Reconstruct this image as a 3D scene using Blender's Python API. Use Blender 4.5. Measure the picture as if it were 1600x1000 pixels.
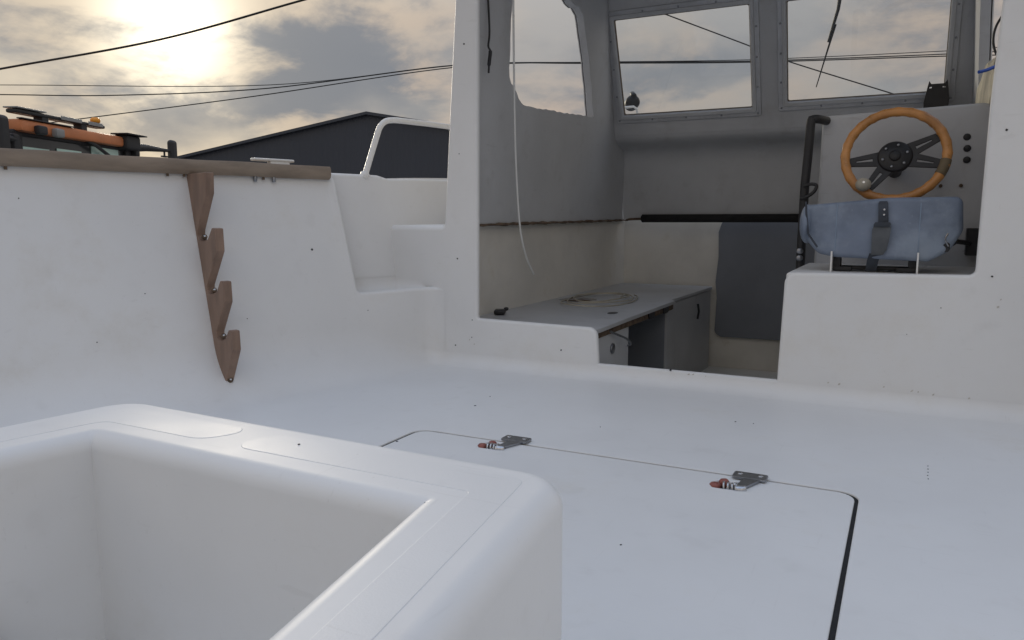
import bpy, bmesh, math, random
from mathutils import Vector, Matrix
random.seed(7)
R = math.radians
sc = bpy.context.scene
for o in list(bpy.data.objects): bpy.data.objects.remove(o)
COL = sc.collection

# ------------------------------------------------------------------ camera
cam_d = bpy.data.cameras.new('camera'); cam = bpy.data.objects.new('camera', cam_d); COL.objects.link(cam)
cam_d.sensor_width = 36; cam_d.lens = 27; cam_d.clip_start = 0.02; cam_d.clip_end = 3000
cam.location = (0, 0, 0.55); cam.rotation_euler = (R(90 - 7.6), 0, R(27))
sc.camera = cam
sc.render.resolution_x, sc.render.resolution_y = 1024, 640

# ------------------------------------------------------------------ world
SUN = Vector((-0.751, 0.626, 0.210)).normalized()
w = bpy.data.worlds.new('World'); sc.world = w; w.use_nodes = True
nt = w.node_tree; nt.nodes.clear()
def N(t, **k):
    n = nt.nodes.new(t)
    for a, b in k.items(): setattr(n, a, b)
    return n
def L(a, b): nt.links.new(a, b)
def M(op, a, b=None, c=None, clamp=False):
    n = N('ShaderNodeMath', operation=op); n.use_clamp = clamp
    for i, v in enumerate((a, b, c)):
        if v is None: continue
        if isinstance(v, (int, float)): n.inputs[i].default_value = v
        else: L(v, n.inputs[i])
    return n.outputs[0]
def MIX(f, a, b, bt='MIX'):
    n = N('ShaderNodeMix', data_type='RGBA', blend_type=bt)
    for i, v in ((0, f), (6, a), (7, b)):
        if isinstance(v, (int, float)): n.inputs[i].default_value = v
        elif isinstance(v, tuple): n.inputs[i].default_value = (*v, 1)
        else: L(v, n.inputs[i])
    return n.outputs[2]
def SS(x, lo, hi):
    n = N('ShaderNodeMapRange', interpolation_type='SMOOTHSTEP')
    L(x, n.inputs[0]); n.inputs[1].default_value = lo; n.inputs[2].default_value = hi
    return n.outputs[0]
tc = N('ShaderNodeTexCoord'); D = tc.outputs['Generated']
sx = N('ShaderNodeSeparateXYZ'); L(D, sx.inputs[0])
Z = M('MAXIMUM', sx.outputs[2], 0.0)
sky = N('ShaderNodeTexSky', sky_type='NISHITA'); sky.sun_disc = False
sky.sun_elevation = math.asin(SUN.z); sky.sun_rotation = math.atan2(SUN.x, SUN.y)
sky.air_density = 1.2; sky.dust_density = 2.0
nis = MIX(1.0, sky.outputs[0], (0.035, 0.040, 0.050), 'MULTIPLY')
dz = M('ADD', Z, 0.30)
u = M('DIVIDE', sx.outputs[0], dz); v = M('DIVIDE', sx.outputs[1], dz)
cv = N('ShaderNodeCombineXYZ'); L(u, cv.inputs[0]); L(v, cv.inputs[1]); cv.inputs[2].default_value = 3.7
def noise(scale, detail, rough, dist=0.0, off=(0, 0, 0)):
    n = N('ShaderNodeTexNoise'); n.inputs['Scale'].default_value = scale; n.inputs['Detail'].default_value = detail
    n.inputs['Roughness'].default_value = rough; n.inputs['Distortion'].default_value = dist
    a = N('ShaderNodeVectorMath', operation='ADD'); L(cv.outputs[0], a.inputs[0]); a.inputs[1].default_value = off
    L(a.outputs[0], n.inputs['Vector']); return n.outputs[0]
n1 = noise(1.0, 9, 0.52, 0.25, (7.9, 5.53, 7.9)); n2 = noise(1.9, 10, 0.56, 0.25, (16.43, 2.37, 7.9))
dp = N('ShaderNodeVectorMath', operation='DOT_PRODUCT'); L(D, dp.inputs[0]); dp.inputs[1].default_value = SUN
dot = M('MAXIMUM', dp.outputs['Value'], 0.0)
g1 = M('POWER', dot, 480.0); g2 = M('POWER', dot, 60.0); g3 = M('POWER', dot, 6.0)
e1 = SS(Z, 0.18, 0.45); e2 = SS(Z, 0.50, 0.92)
def G3(lo, mi, hi): return MIX(e2, MIX(e1, lo, mi), hi)
clear = MIX(0.84, nis, G3((0.40, 0.385, 0.38), (0.62, 0.61, 0.60), (0.44, 0.62, 1.00)))
cl_dark = G3((0.185, 0.207, 0.245), (0.42, 0.39, 0.375), (0.41, 0.50, 0.66))
cl_lite = G3((0.490, 0.402, 0.338), (1.00, 0.87, 0.69), (0.80, 0.94, 1.20))
n3 = noise(5.5, 8, 0.6, 0.3, (2.2, 9.1, 4.4))
dens = SS(M('ADD', n2, M('MULTIPLY', M('SUBTRACT', n3, 0.5), 0.34)), 0.41, 0.585)
cloud = MIX(dens, cl_lite, cl_dark)
cover = SS(n1, 0.34, 0.58)
col = MIX(M('MULTIPLY', cover, 0.85), clear, cloud)
thin = M('SUBTRACT', 1.0, M('MULTIPLY', dens, 0.90))
glow = MIX(1.0, MIX(M('MULTIPLY', g1, M('SUBTRACT', 1.0, M('MULTIPLY', dens, 0.72))), (0, 0, 0), (1.35, 1.24, 0.98)), MIX(M('MULTIPLY', g2, thin), (0, 0, 0), (0.22, 0.19, 0.11)), 'ADD')
glow = MIX(1.0, glow, MIX(M('MULTIPLY', g3, thin), (0, 0, 0), (0.03, 0.022, 0.008)), 'ADD')
col = MIX(1.0, col, glow, 'ADD')
bg = N('ShaderNodeBackground'); L(col, bg.inputs[0]); bg.inputs[1].default_value = 1.0
wo = N('ShaderNodeOutputWorld'); L(bg.outputs[0], wo.inputs[0])

# ------------------------------------------------------------------ sun, exposure
sun_d = bpy.data.lights.new('sun', 'SUN'); sun = bpy.data.objects.new('sun', sun_d); COL.objects.link(sun)
sun_d.energy = 1.0; sun_d.angle = R(14); sun_d.color = (1.0, 0.90, 0.74)
sun.rotation_euler = SUN.to_track_quat('Z', 'Y').to_euler(); sun.location = (-20, 20, 20)
vs = sc.view_settings; vs.view_transform = 'Standard'; vs.look = 'None'; vs.exposure = 0.0; vs.gamma = 1.0
vs.use_curve_mapping = False

# ------------------------------------------------------------------ materials
MATS = {}
def mat(name, base, rough=0.5, metal=0.0, var=0.06, vscale=3.0, bump=0.0, bscale=200.0, stain=None, stain_amt=0.0, sscale=6.0, spec=0.5, stretch=(1, 1, 1), sthr=(0.55, 0.75), scuff=0.0, scol=(0.45, 0.43, 0.40)):
    m = bpy.data.materials.new(name); m.use_nodes = True; t = m.node_tree; b = t.nodes['Principled BSDF']
    b.inputs['Roughness'].default_value = rough; b.inputs['Metallic'].default_value = metal
    b.inputs['Specular IOR Level'].default_value = spec
    tcn = t.nodes.new('ShaderNodeTexCoord'); mp = t.nodes.new('ShaderNodeMapping'); mp.inputs['Scale'].default_value = stretch
    t.links.new(tcn.outputs['Object'], mp.inputs[0])
    def nz(s, d=5, r=0.6):
        n = t.nodes.new('ShaderNodeTexNoise'); n.inputs['Scale'].default_value = s; n.inputs['Detail'].default_value = d; n.inputs['Roughness'].default_value = r
        t.links.new(mp.outputs[0], n.inputs['Vector']); return n.outputs[0]
    def ramp(fac, lo, hi):
        r_ = t.nodes.new('ShaderNodeMapRange'); r_.interpolation_type = 'SMOOTHSTEP'
        t.links.new(fac, r_.inputs[0]); r_.inputs[1].default_value = lo; r_.inputs[2].default_value = hi; return r_.outputs[0]
    def mx(f, a, c):
        n = t.nodes.new('ShaderNodeMix'); n.data_type = 'RGBA'
        for i, v_ in ((0, f), (6, a), (7, c)):
            if isinstance(v_, float): n.inputs[i].default_value = v_
            elif isinstance(v_, tuple): n.inputs[i].default_value = (*v_, 1)
            else: t.links.new(v_, n.inputs[i])
        return n.outputs[2]
    lo = tuple(max(0, c * (1 - var)) for c in base); hi = tuple(min(1, c * (1 + var)) for c in base)
    c = mx(ramp(nz(vscale), 0.3, 0.7), lo, hi)
    if stain:
        s_ = ramp(nz(sscale, 8, 0.65), *sthr)
        mm = t.nodes.new('ShaderNodeMath'); mm.operation = 'MULTIPLY'; t.links.new(s_, mm.inputs[0]); mm.inputs[1].default_value = stain_amt
        c = mx(mm.outputs[0], c, stain)
    if scuff:
        for sc3, th_, am in (((9, 150, 60), (0.66, 0.74), 0.55), ((120, 7, 60), (0.67, 0.74), 0.45), ((170, 170, 170), (0.70, 0.76), 0.9), ((14, 14, 14), (0.60, 0.78), 0.55)):
            m2 = t.nodes.new('ShaderNodeMapping'); m2.inputs['Scale'].default_value = sc3; m2.inputs['Rotation'].default_value = (0.1, 0.2, 0.5); t.links.new(tcn.outputs['Object'], m2.inputs[0])
            n_ = t.nodes.new('ShaderNodeTexNoise'); n_.inputs['Scale'].default_value = 1.0; n_.inputs['Detail'].default_value = 3; t.links.new(m2.outputs[0], n_.inputs['Vector'])
            q = t.nodes.new('ShaderNodeMath'); q.operation = 'MULTIPLY'; t.links.new(ramp(n_.outputs[0], *th_), q.inputs[0]); q.inputs[1].default_value = am * scuff
            c = mx(q.outputs[0], c, scol)
    t.links.new(c, b.inputs['Base Color'])
    rr = t.nodes.new('ShaderNodeMapRange'); t.links.new(nz(vscale * 4), rr.inputs[0])
    rr.inputs[3].default_value = max(0.03, rough - 0.14); rr.inputs[4].default_value = min(1, rough + 0.14)
    t.links.new(rr.outputs[0], b.inputs['Roughness'])
    if bump:
        bp = t.nodes.new('ShaderNodeBump'); bp.inputs['Strength'].default_value = bump; bp.inputs['Distance'].default_value = 0.002
        t.links.new(nz(bscale, 3), bp.inputs['Height']); t.links.new(bp.outputs[0], b.inputs['Normal'])
    MATS[name] = m; return m
def glass(name, tint, alpha=0.88, rough=0.02):
    m = bpy.data.materials.new(name); m.use_nodes = True; t = m.node_tree; t.nodes.clear()
    o = t.nodes.new('ShaderNodeOutputMaterial'); mix = t.nodes.new('ShaderNodeMixShader'); tr = t.nodes.new('ShaderNodeBsdfTransparent'); gl = t.nodes.new('ShaderNodeBsdfGlossy')
    tr.inputs[0].default_value = (*tint, 1); gl.inputs['Roughness'].default_value = rough
    fr = t.nodes.new('ShaderNodeFresnel'); fr.inputs[0].default_value = 1.45
    t.links.new(fr.outputs[0], mix.inputs[0]); t.links.new(tr.outputs[0], mix.inputs[1]); t.links.new(gl.outputs[0], mix.inputs[2]); t.links.new(mix.outputs[0], o.inputs[0])
    MATS[name] = m; return m
GEL = mat('gelcoat', (0.775, 0.770, 0.757), 0.46, var=0.045, vscale=1.3, bump=0.10, bscale=28, stain=(0.60, 0.55, 0.46), stain_amt=0.42, sscale=2.6, sthr=(0.52, 0.80), scuff=0.17)
NONSKID = mat('non_skid', (0.765, 0.762, 0.752), 0.42, var=0.045, vscale=1.3, bump=0.08, bscale=420, stain=(0.60, 0.55, 0.46), stain_amt=0.42, sscale=2.6, sthr=(0.52, 0.80), scuff=0.2)
DECKP = mat('deck_gelcoat', (0.74, 0.75, 0.765), 0.38, var=0.04, vscale=1.8, bump=0.10, bscale=260, stain=(0.55, 0.55, 0.53), stain_amt=0.35, sscale=2.6)
GREYP = mat('grey_paint', (0.53, 0.54, 0.555), 0.55, var=0.07, vscale=2.2, bump=0.15, bscale=60, stain=(0.36, 0.35, 0.34), stain_amt=0.5, sscale=4, scuff=0.3, scol=(0.25, 0.24, 0.23))
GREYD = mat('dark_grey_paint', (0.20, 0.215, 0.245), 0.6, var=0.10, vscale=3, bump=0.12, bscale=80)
CREAM = mat('bare_cream_laminate', (0.70, 0.675, 0.62), 0.6, var=0.10, vscale=2.5, bump=0.3, bscale=50, stain=(0.50, 0.44, 0.34), stain_amt=0.5, sscale=5)
BENCHP = mat('bench_paint', (0.45, 0.455, 0.465), 0.40, var=0.08, vscale=3, bump=0.1, bscale=120, stain=(0.26, 0.26, 0.26), stain_amt=0.4, sscale=7, scuff=0.5, scol=(0.2, 0.19, 0.18))
WOODC = mat('weathered_teak', (0.27, 0.215, 0.165), 0.75, var=0.16, vscale=4, bump=0.25, bscale=30, stretch=(6, 1.2, 8), stain=(0.15, 0.12, 0.10), stain_amt=0.5, sscale=3)
WOODR = mat('stained_hardwood', (0.25, 0.165, 0.12), 0.6, var=0.20, vscale=5, bump=0.25, bscale=30, stretch=(5, 5, 1.2), stain=(0.30, 0.22, 0.17), stain_amt=0.6, sscale=4)
RAW = mat('raw_laminate_edge', (0.13, 0.09, 0.06), 0.85, var=0.4, vscale=30, bump=0.6, bscale=90)
VARN = mat('varnished_wood', (0.55, 0.25, 0.075), 0.30, var=0.28, vscale=9, bump=0.05, stain=(0.20, 0.09, 0.035), stain_amt=0.5, sscale=16)
WORN = mat('worn_wood', (0.17, 0.13, 0.075), 0.7, var=0.2, vscale=20)
BLACK = mat('black_plastic', (0.018, 0.018, 0.02), 0.45, var=0.2, vscale=10)
BLKM = mat('black_metal', (0.022, 0.022, 0.024), 0.5, metal=0.0, var=0.25, vscale=14)
RUB = mat('black_foam', (0.014, 0.014, 0.015), 0.9, var=0.2, vscale=20, bump=0.4, bscale=150)
CHROME = mat('stainless', (0.55, 0.55, 0.56), 0.22, metal=1.0, var=0.08, vscale=30)
CHROMED = mat('dull_stainless', (0.30, 0.31, 0.33), 0.36, metal=1.0, var=0.1, vscale=30)
RUST = mat('red_plastic', (0.27, 0.085, 0.065), 0.5, var=0.25, vscale=60)
BLUE = mat('blue_vinyl', (0.16, 0.195, 0.26), 0.5, var=0.14, vscale=7, bump=0.7, bscale=14, stain=(0.29, 0.345, 0.42), stain_amt=0.7, sscale=5, sthr=(0.44, 0.66), scuff=0.4, scol=(0.36, 0.40, 0.46))
STRAP = mat('dark_strap', (0.04, 0.048, 0.062), 0.7, var=0.2, vscale=30, bump=0.3, bscale=300)
STRAPB = mat('blue_thread', (0.22, 0.28, 0.37), 0.6)
STRAPG = mat('grey_strap', (0.085, 0.092, 0.10), 0.7, var=0.2, vscale=30)
ALU = mat('aluminium_frame', (0.50, 0.51, 0.53), 0.45, metal=0.2, var=0.12, vscale=10, stain=(0.22, 0.21, 0.19), stain_amt=0.5, sscale=20)
SEAL = mat('brown_sealant', (0.16, 0.125, 0.085), 0.8, var=0.3, vscale=30)
WHITEP = mat('white_tube', (0.80, 0.79, 0.76), 0.30, var=0.03, vscale=5)
CABW = mat('white_cable_sheath', (0.72, 0.72, 0.70), 0.45, var=0.04)
CABB = mat('blue_cable_sheath', (0.012, 0.075, 0.42), 0.4, var=0.05)
BEIGE = mat('beige_plastic', (0.42, 0.385, 0.31), 0.5, var=0.08, vscale=20)
CREAMP = mat('cream_patch_paint', (0.64, 0.59, 0.47), 0.9, var=0.2, vscale=14, bump=0.8, bscale=60)
CLAD = mat('navy_cladding', (0.054, 0.062, 0.080), 0.6, var=0.06, vscale=0.4)
CLADT = mat('navy_flashing', (0.052, 0.060, 0.077), 0.5, var=0.05)
GRND = mat('gravel_yard', (0.16, 0.15, 0.14), 0.95, var=0.25, vscale=0.6, bump=0.6, bscale=12)
ORANGE = mat('orange_paint', (0.66, 0.24, 0.10), 0.45, var=0.10, vscale=4)
AMBER = mat('amber_lens', (0.90, 0.36, 0.03), 0.25, var=0.05)
DKBL = mat('truck_black', (0.03, 0.032, 0.036), 0.55, var=0.15, vscale=6)
GREYPL = mat('grey_lens', (0.30, 0.31, 0.31), 0.35, var=0.1, vscale=6)
WIRE = mat('wire_black', (0.02, 0.02, 0.02), 0.7, var=0.1)
TYRE = mat('tyre_rubber', (0.025, 0.025, 0.025), 0.85, var=0.2)
SMOKED = mat('smoked_screen', (0.055, 0.06, 0.065), 0.2, var=0.1); SKYTEAL = mat('sky_teal_screen', (0.60, 0.85, 0.79), 0.12, var=0.1, vscale=1.5)  # the teal carries the look of sky through glass in its colour
GRIME = mat('grime', (0.56, 0.53, 0.48), 0.7, var=0.1, vscale=40)
GLASS = glass('clear_glass', (0.93, 0.94, 0.93)); TEAL = glass('teal_glass', (0.60, 0.92, 0.88)); SMOKE = glass('smoked_glass', (0.62, 0.70, 0.70))

# ------------------------------------------------------------------ helpers
def tag(o, label=None, cat=None, group=None, kind=None):
    if label: o['label'] = label
    if cat: o['category'] = cat
    if group: o['group'] = group
    if kind: o['kind'] = kind
    return o
def empty(name, loc=(0, 0, 0), rz=0.0):
    o = bpy.data.objects.new(name, None); COL.objects.link(o); o.location = loc; o.rotation_euler = (0, 0, rz); o.empty_display_size = 0.2; return o
def link(name, bm, m, parent=None, smooth=True, wn=False):
    me = bpy.data.meshes.new(name); bm.to_mesh(me); bm.free()
    for ms in (m if isinstance(m, (list, tuple)) else [m]): me.materials.append(ms)
    for p in me.polygons: p.use_smooth = smooth
    o = bpy.data.objects.new(name, me); COL.objects.link(o)
    if parent: o.parent = parent
    if wn:
        md = o.modifiers.new('wn', 'WEIGHTED_NORMAL'); md.mode = 'FACE_AREA'; md.weight = 50; md.keep_sharp = True
    return o
def autosharp(bm, ang=40):
    for e in bm.edges:
        if len(e.link_faces) == 2 and e.calc_face_angle(0) > R(ang): e.smooth = False
def round_poly(pts, rad, seg=6):
    n = len(pts); out = []
    if isinstance(rad, (int, float)): rad = [rad] * n
    for i in range(n):
        p = Vector(pts[i]); a = Vector(pts[i - 1]); b = Vector(pts[(i + 1) % n]); r = rad[i]
        if r <= 0: out.append(tuple(p)); continue
        da = (a - p); db = (b - p); la, lb = da.length, db.length; da.normalize(); db.normalize()
        c = max(-1, min(1, da.dot(db))); th = math.acos(c)
        if abs(th - math.pi) < 1e-3: out.append(tuple(p)); continue
        tl = min(r / math.tan(th / 2), la * 0.48, lb * 0.48); rr = tl * math.tan(th / 2)
        bis = (da + db).normalized(); cen = p + bis * (rr / math.sin(th / 2))
        s = p + da * tl - cen; e = p + db * tl - cen
        a0 = math.atan2(s.y, s.x); a1 = math.atan2(e.y, e.x); d = a1 - a0
        while d > math.pi: d -= 2 * math.pi
        while d < -math.pi: d += 2 * math.pi
        for k in range(seg + 1):
            q = a0 + d * k / seg; out.append((cen.x + rr * math.cos(q), cen.y + rr * math.sin(q)))
    return out
def sheet(name, outer, holes, mp, m, parent=None, lip=0.01, depth=0.03, hlip=None, hdepth=None, xc=(), yc=(), seg=5, lipfn=None, jag=None):
    """A moulded skin: 2D outline with holes mapped to 3D, its free edges rolled over and turned back."""
    bm = bmesh.new(); es = []
    for k, lp in enumerate([outer] + list(holes)):
        vsx = [bm.verts.new((p[0], p[1], 0)) for p in lp]
        for i in range(len(vsx)): es.append(bm.edges.new((vsx[i - 1], vsx[i])))
    bmesh.ops.triangle_fill(bm, use_beauty=True, edges=es, normal=(0, 0, 1))
    for ax, cuts in ((0, xc), (1, yc)):
        for c in cuts:
            co = [0, 0, 0]; co[ax] = c; no = [0, 0, 0]; no[ax] = 1
            bmesh.ops.bisect_plane(bm, geom=bm.verts[:] + bm.edges[:] + bm.faces[:], plane_co=co, plane_no=no, dist=1e-6)
    bm.verts.ensure_lookup_table(); bm.verts.index_update()
    P2 = [(v_.co.x, v_.co.y) for v_ in bm.verts]
    F2 = [[v_.index for v_ in f.verts] for f in bm.faces]
    bed = []; vn = {}
    def pin(pt, lp):
        ins = False; x, y = pt
        for i in range(len(lp)):
            x1, y1 = lp[i - 1]; x2, y2 = lp[i]
            if (y1 > y) != (y2 > y) and x < (x2 - x1) * (y - y1) / (y2 - y1) + x1: ins = not ins
        return ins
    for e in bm.edges:
        if len(e.link_faces) != 1: continue
        a, b = e.verts; f = e.link_faces[0]
        mx_, my_ = (a.co.x + b.co.x) / 2, (a.co.y + b.co.y) / 2
        dx, dy = b.co.x - a.co.x, b.co.y - a.co.y; l = math.hypot(dx, dy)
        if l < 1e-7: continue
        nx, ny = dy / l, -dx / l; cc = f.calc_center_median()
        if (cc.x - mx_) * nx + (cc.y - my_) * ny > 0: nx, ny = -nx, -ny
        r, dpt = lip, depth
        if hlip is not None:
            ht = 1e-3
            for h in holes:
                if pin((mx_ + nx * ht, my_ + ny * ht), h): r, dpt = hlip, hdepth
        if lipfn: r, dpt = lipfn(mx_, my_, r, dpt)
        if r is None: continue
        bed.append((a.index, b.index))
        for q in (a.index, b.index):
            t_ = vn.setdefault(q, [0, 0, 0, r, dpt]); t_[0] += nx; t_[1] += ny; t_[2] += 1
    bm.free()
    out = bmesh.new(); V = []; NR = []
    for p in P2:
        a, b = mp(*p); V.append(out.verts.new(a)); NR.append(Vector(b))
    rings = {}
    for q, (nx, ny, cnt, r, dpt) in vn.items():
        l = math.hypot(nx, ny) or 1; k = min(1.6, 1 / max(0.3, l / cnt)); nx, ny = nx / l * k, ny / l * k
        jj = 1.0
        ring = [V[q]]
        for s in range(1, seg + 1):
            th = math.pi / 2 * s / seg
            a, b = mp(P2[q][0] + nx * r * math.sin(th), P2[q][1] + ny * r * math.sin(th))
            ring.append(out.verts.new(Vector(a) - NR[q] * r * (1 - math.cos(th))))
        ring.append(out.verts.new(ring[-1].co - NR[q] * dpt)); rings[q] = ring
    for f in F2:
        try: out.faces.new([V[i] for i in f])
        except ValueError: pass
    for a, b in bed:
        ra, rb = rings[a], rings[b]
        for s in range(len(ra) - 1):
            try: out.faces.new((ra[s], rb[s], rb[s + 1], ra[s + 1]))
            except ValueError: pass
    bmesh.ops.recalc_face_normals(out, faces=out.faces[:])
    out.faces.ensure_lookup_table(); out.normal_update()
    if out.faces[0].normal.dot(NR[F2[0][0]]) < 0: bmesh.ops.reverse_faces(out, faces=out.faces[:])
    autosharp(out, 50)
    return link(name, out, m, parent, True, True)
def planeZ(z): return lambda x, y: ((x, y, z), (0, 0, 1))
def planeY(y0): return lambda x, z: ((x, y0, z), (0, -1, 0))
def tube_bm(bm, path, r, n=10, cap=True, closed=False):
    path = [Vector(p) for p in path]; rings = []; up = None; m = len(path)
    for i, p in enumerate(path):
        if closed: t = (path[(i + 1) % m] - path[i - 1]).normalized()
        else: t = (path[min(i + 1, m - 1)] - path[max(i - 1, 0)]).normalized()
        if up is None:
            up = Vector((0, 0, 1)) if abs(t.z) < 0.9 else Vector((1, 0, 0))
        s = t.cross(up).normalized(); up = s.cross(t).normalized()
        rr = r[i] if isinstance(r, (list, tuple)) else r
        rings.append([bm.verts.new(p + (s * math.cos(a) + up * math.sin(a)) * rr) for a in [2 * math.pi * k / n for k in range(n)]])
    cnt = m if closed else m - 1
    for i in range(cnt):
        A, B = rings[i], rings[(i + 1) % m]
        for k in range(n): bm.faces.new((A[k], A[(k + 1) % n], B[(k + 1) % n], B[k]))
    if cap and not closed: bm.faces.new(rings[0][::-1]); bm.faces.new(rings[-1])
def tube(name, path, r, m, parent=None, n=10, closed=False):
    bm = bmesh.new(); tube_bm(bm, path, r, n, True, closed); bmesh.ops.recalc_face_normals(bm, faces=bm.faces[:]); autosharp(bm, 60)
    return link(name, bm, m, parent)
def crom(pts, k=8):
    pts = [Vector(p) for p in pts]; out = []
    for i in range(len(pts) - 1):
        p0 = pts[max(i - 1, 0)]; p1 = pts[i]; p2 = pts[i + 1]; p3 = pts[min(i + 2, len(pts) - 1)]
        if i == 0: p0 = p1 * 2 - p2
        if i == len(pts) - 2: p3 = p2 * 2 - p1
        for j in range(k):
            t = j / k; out.append(0.5 * ((2 * p1) + (p2 - p0) * t + (2 * p0 - 5 * p1 + 4 * p2 - p3) * t * t + (3 * p1 - p0 - 3 * p2 + p3) * t ** 3))
    out.append(pts[-1]); return out
def box_bm(bm, c, s, rot=None, bev=0.0, seg=2):
    g = bmesh.ops.create_cube(bm, size=1.0); vs_ = g['verts']
    mt = Matrix.Translation(c) @ (rot.to_4x4() if rot else Matrix.Identity(4)) @ Matrix.Diagonal((*s, 1))
    bmesh.ops.transform(bm, matrix=mt, verts=vs_)
    if bev:
        ed = list({e for v_ in vs_ for e in v_.link_edges})
        bmesh.ops.bevel(bm, geom=ed, offset=bev, segments=seg, profile=0.5, affect='EDGES', clamp_overlap=True)
def box(name, c, s, m, parent=None, rot=None, bev=0.003, seg=2):
    bm = bmesh.new(); box_bm(bm, c, s, rot, bev, seg); autosharp(bm, 35); return link(name, bm, m, parent, True, True)
def cyl(name, p0, p1, r, m, parent=None, n=20, bev=0.0):
    p0, p1 = Vector(p0), Vector(p1); d = (p1 - p0)
    if bev:
        t = d.normalized(); path = [p0, p0 + t * 1e-5, p0 + t * bev, p1 - t * bev, p1 - t * 1e-5, p1]; rr = [r - bev, r - bev, r, r, r - bev, r - bev]
        path = [p0, p0 + t * bev, p1 - t * bev, p1]; rr = [r - bev, r, r, r - bev]
    else: path, rr = [p0, p1], r
    return tube(name, path, rr, m, parent, n)
def prism(name, prof, origin, ax, ay, az, thick, m, parent=None, bev=0.002):
    """2D profile in the (ax, ay) plane pushed along az."""
    o = Vector(origin); ax, ay, az = Vector(ax), Vector(ay), Vector(az); bm = bmesh.new()
    A = [bm.verts.new(o + ax * p[0] + ay * p[1]) for p in prof]; B = [bm.verts.new(v_.co + az * thick) for v_ in A]; n = len(prof)
    bm.faces.new(A); bm.faces.new(B[::-1])
    for i in range(n): bm.faces.new((A[i], B[i], B[(i + 1) % n], A[(i + 1) % n]))
    bmesh.ops.recalc_face_normals(bm, faces=bm.faces[:])
    if bev:
        bmesh.ops.bevel(bm, geom=[e for e in bm.edges if len(e.link_faces) == 2 and e.calc_face_angle(0) > R(30)], offset=bev, segments=2, profile=0.5, affect='EDGES', clamp_overlap=True)
    autosharp(bm, 35); return link(name, bm, m, parent, True, True)
def cove(name, path, a, b, r, m, parent=None, n=8, fl=0.012):
    a, b = Vector(a), Vector(b); bm = bmesh.new(); rows = []
    nn = a.cross(b)
    r0 = r
    for i_, p in enumerate(path):
        r = r0[i_] if isinstance(r0, list) else r0
        p = Vector(p); row = [p + a * (r + fl) + b * 0.0003]
        for k in range(n + 1):
            t = math.pi / 2 * k / n; row.append(p + a * (r * (1 - math.sin(t)) + 0.0003) + b * (r * (1 - math.cos(t)) + 0.0003))
        row.append(p + b * (r + fl) + a * 0.0003); rows.append([bm.verts.new(q) for q in row])
    for i in range(len(rows) - 1):
        for k in range(len(rows[0]) - 1): bm.faces.new((rows[i][k], rows[i + 1][k], rows[i + 1][k + 1], rows[i][k + 1]))
    return link(name, bm, m, parent)
def blob(name, c, s, m, parent=None, rot=None, sub=3):
    bm = bmesh.new(); bmesh.ops.create_icosphere(bm, subdivisions=sub, radius=1.0)
    bmesh.ops.transform(bm, matrix=Matrix.Translation(c) @ (rot.to_4x4() if rot else Matrix.Identity(4)) @ Matrix.Diagonal((*s, 1)), verts=bm.verts[:])
    return link(name, bm, m, parent)
XC = -0.6                                   # the boat's centreline
def mirx(x): return 2 * XC - x

# ------------------------------------------------------------------ ground
bm = bmesh.new(); bmesh.ops.create_grid(bm, x_segments=8, y_segments=8, size=400); bmesh.ops.translate(bm, verts=bm.verts[:], vec=(0, 0, -1.5))
tag(link('ground', bm, GRND), 'gravel yard the boat stands on', None, kind='structure')

# ================================================================== THE BOAT
boat = empty('fishing_boat', (XC, 1.5, -1.5))
tag(boat, 'white fishing boat under repair with open cockpit, motor well and grey wheelhouse', 'boat')
BO = boat; bpy.context.view_layer.update()
_par = []
def fin(o): _par.append(o); return o

# plan path of the cockpit wall: port side forward, round the corner, across the bulkhead, back down the starboard side
YB = 2.44
port = crom([(-2.12, -0.40), (-2.105, 0.2), (-2.055, 0.70), (-1.97, 1.18), (-1.837, 1.70), (-1.69, 2.157), (-1.60, 2.40)], 10)
pc = Vector((-1.585, YB)); din = (Vector(port[-1]) - Vector(port[-2])).normalized()
arc = []
a = pc - din * 0.065; b_ = pc + Vector((1, 0)) * 0.065
for k in range(13):
    t = k / 12; arc.append((1 - t) ** 2 * a + 2 * t * (1 - t) * pc + t * t * b_)
half = [Vector(p[:2]) for p in port if p[1] < a.y - 0.004] + arc + [Vector((x, YB)) for x in (-1.45, -1.2, -0.9, XC)]
path = half + [Vector((mirx(p.x), p.y)) for p in half[::-1][1:]]
S = [0.0]
for i in range(1, len(path)): S.append(S[-1] + (path[i] - path[i - 1]).length)
import bisect as _bs
nrm = []
for i in range(len(path)):
    t = (path[min(i + 1, len(path) - 1)] - path[max(i - 1, 0)]).normalized(); nrm.append(Vector((t.y, -t.x)))   # inboard
def at_s(s):
    s = max(0, min(S[-1] - 1e-6, s)); i = max(0, min(len(S) - 2, _bs.bisect_right(S, s) - 1)); f = (s - S[i]) / (S[i + 1] - S[i])
    return path[i].lerp(path[i + 1], f), nrm[i].lerp(nrm[i + 1], f).normalized()
def s_of_y(y):
    for i in range(len(path)):
        if path[i].y >= y: return S[i - 1] + (S[i] - S[i - 1]) * (y - path[i - 1].y) / (path[i].y - path[i - 1].y)
SC0 = s_of_y(a.y); SC1 = SC0 + (S[len(half) - 5] - SC0); ST = S[-1]
CR = 0.052
def lean(s):
    s = min(s, ST - s); k = max(0, min(1, (SC0 + 0.06 - s) / 0.35)); k = k * k * (3 - 2 * k)
    return 0.25 * k
def T(z): return CR * math.pi / 2 + z - CR
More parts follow.
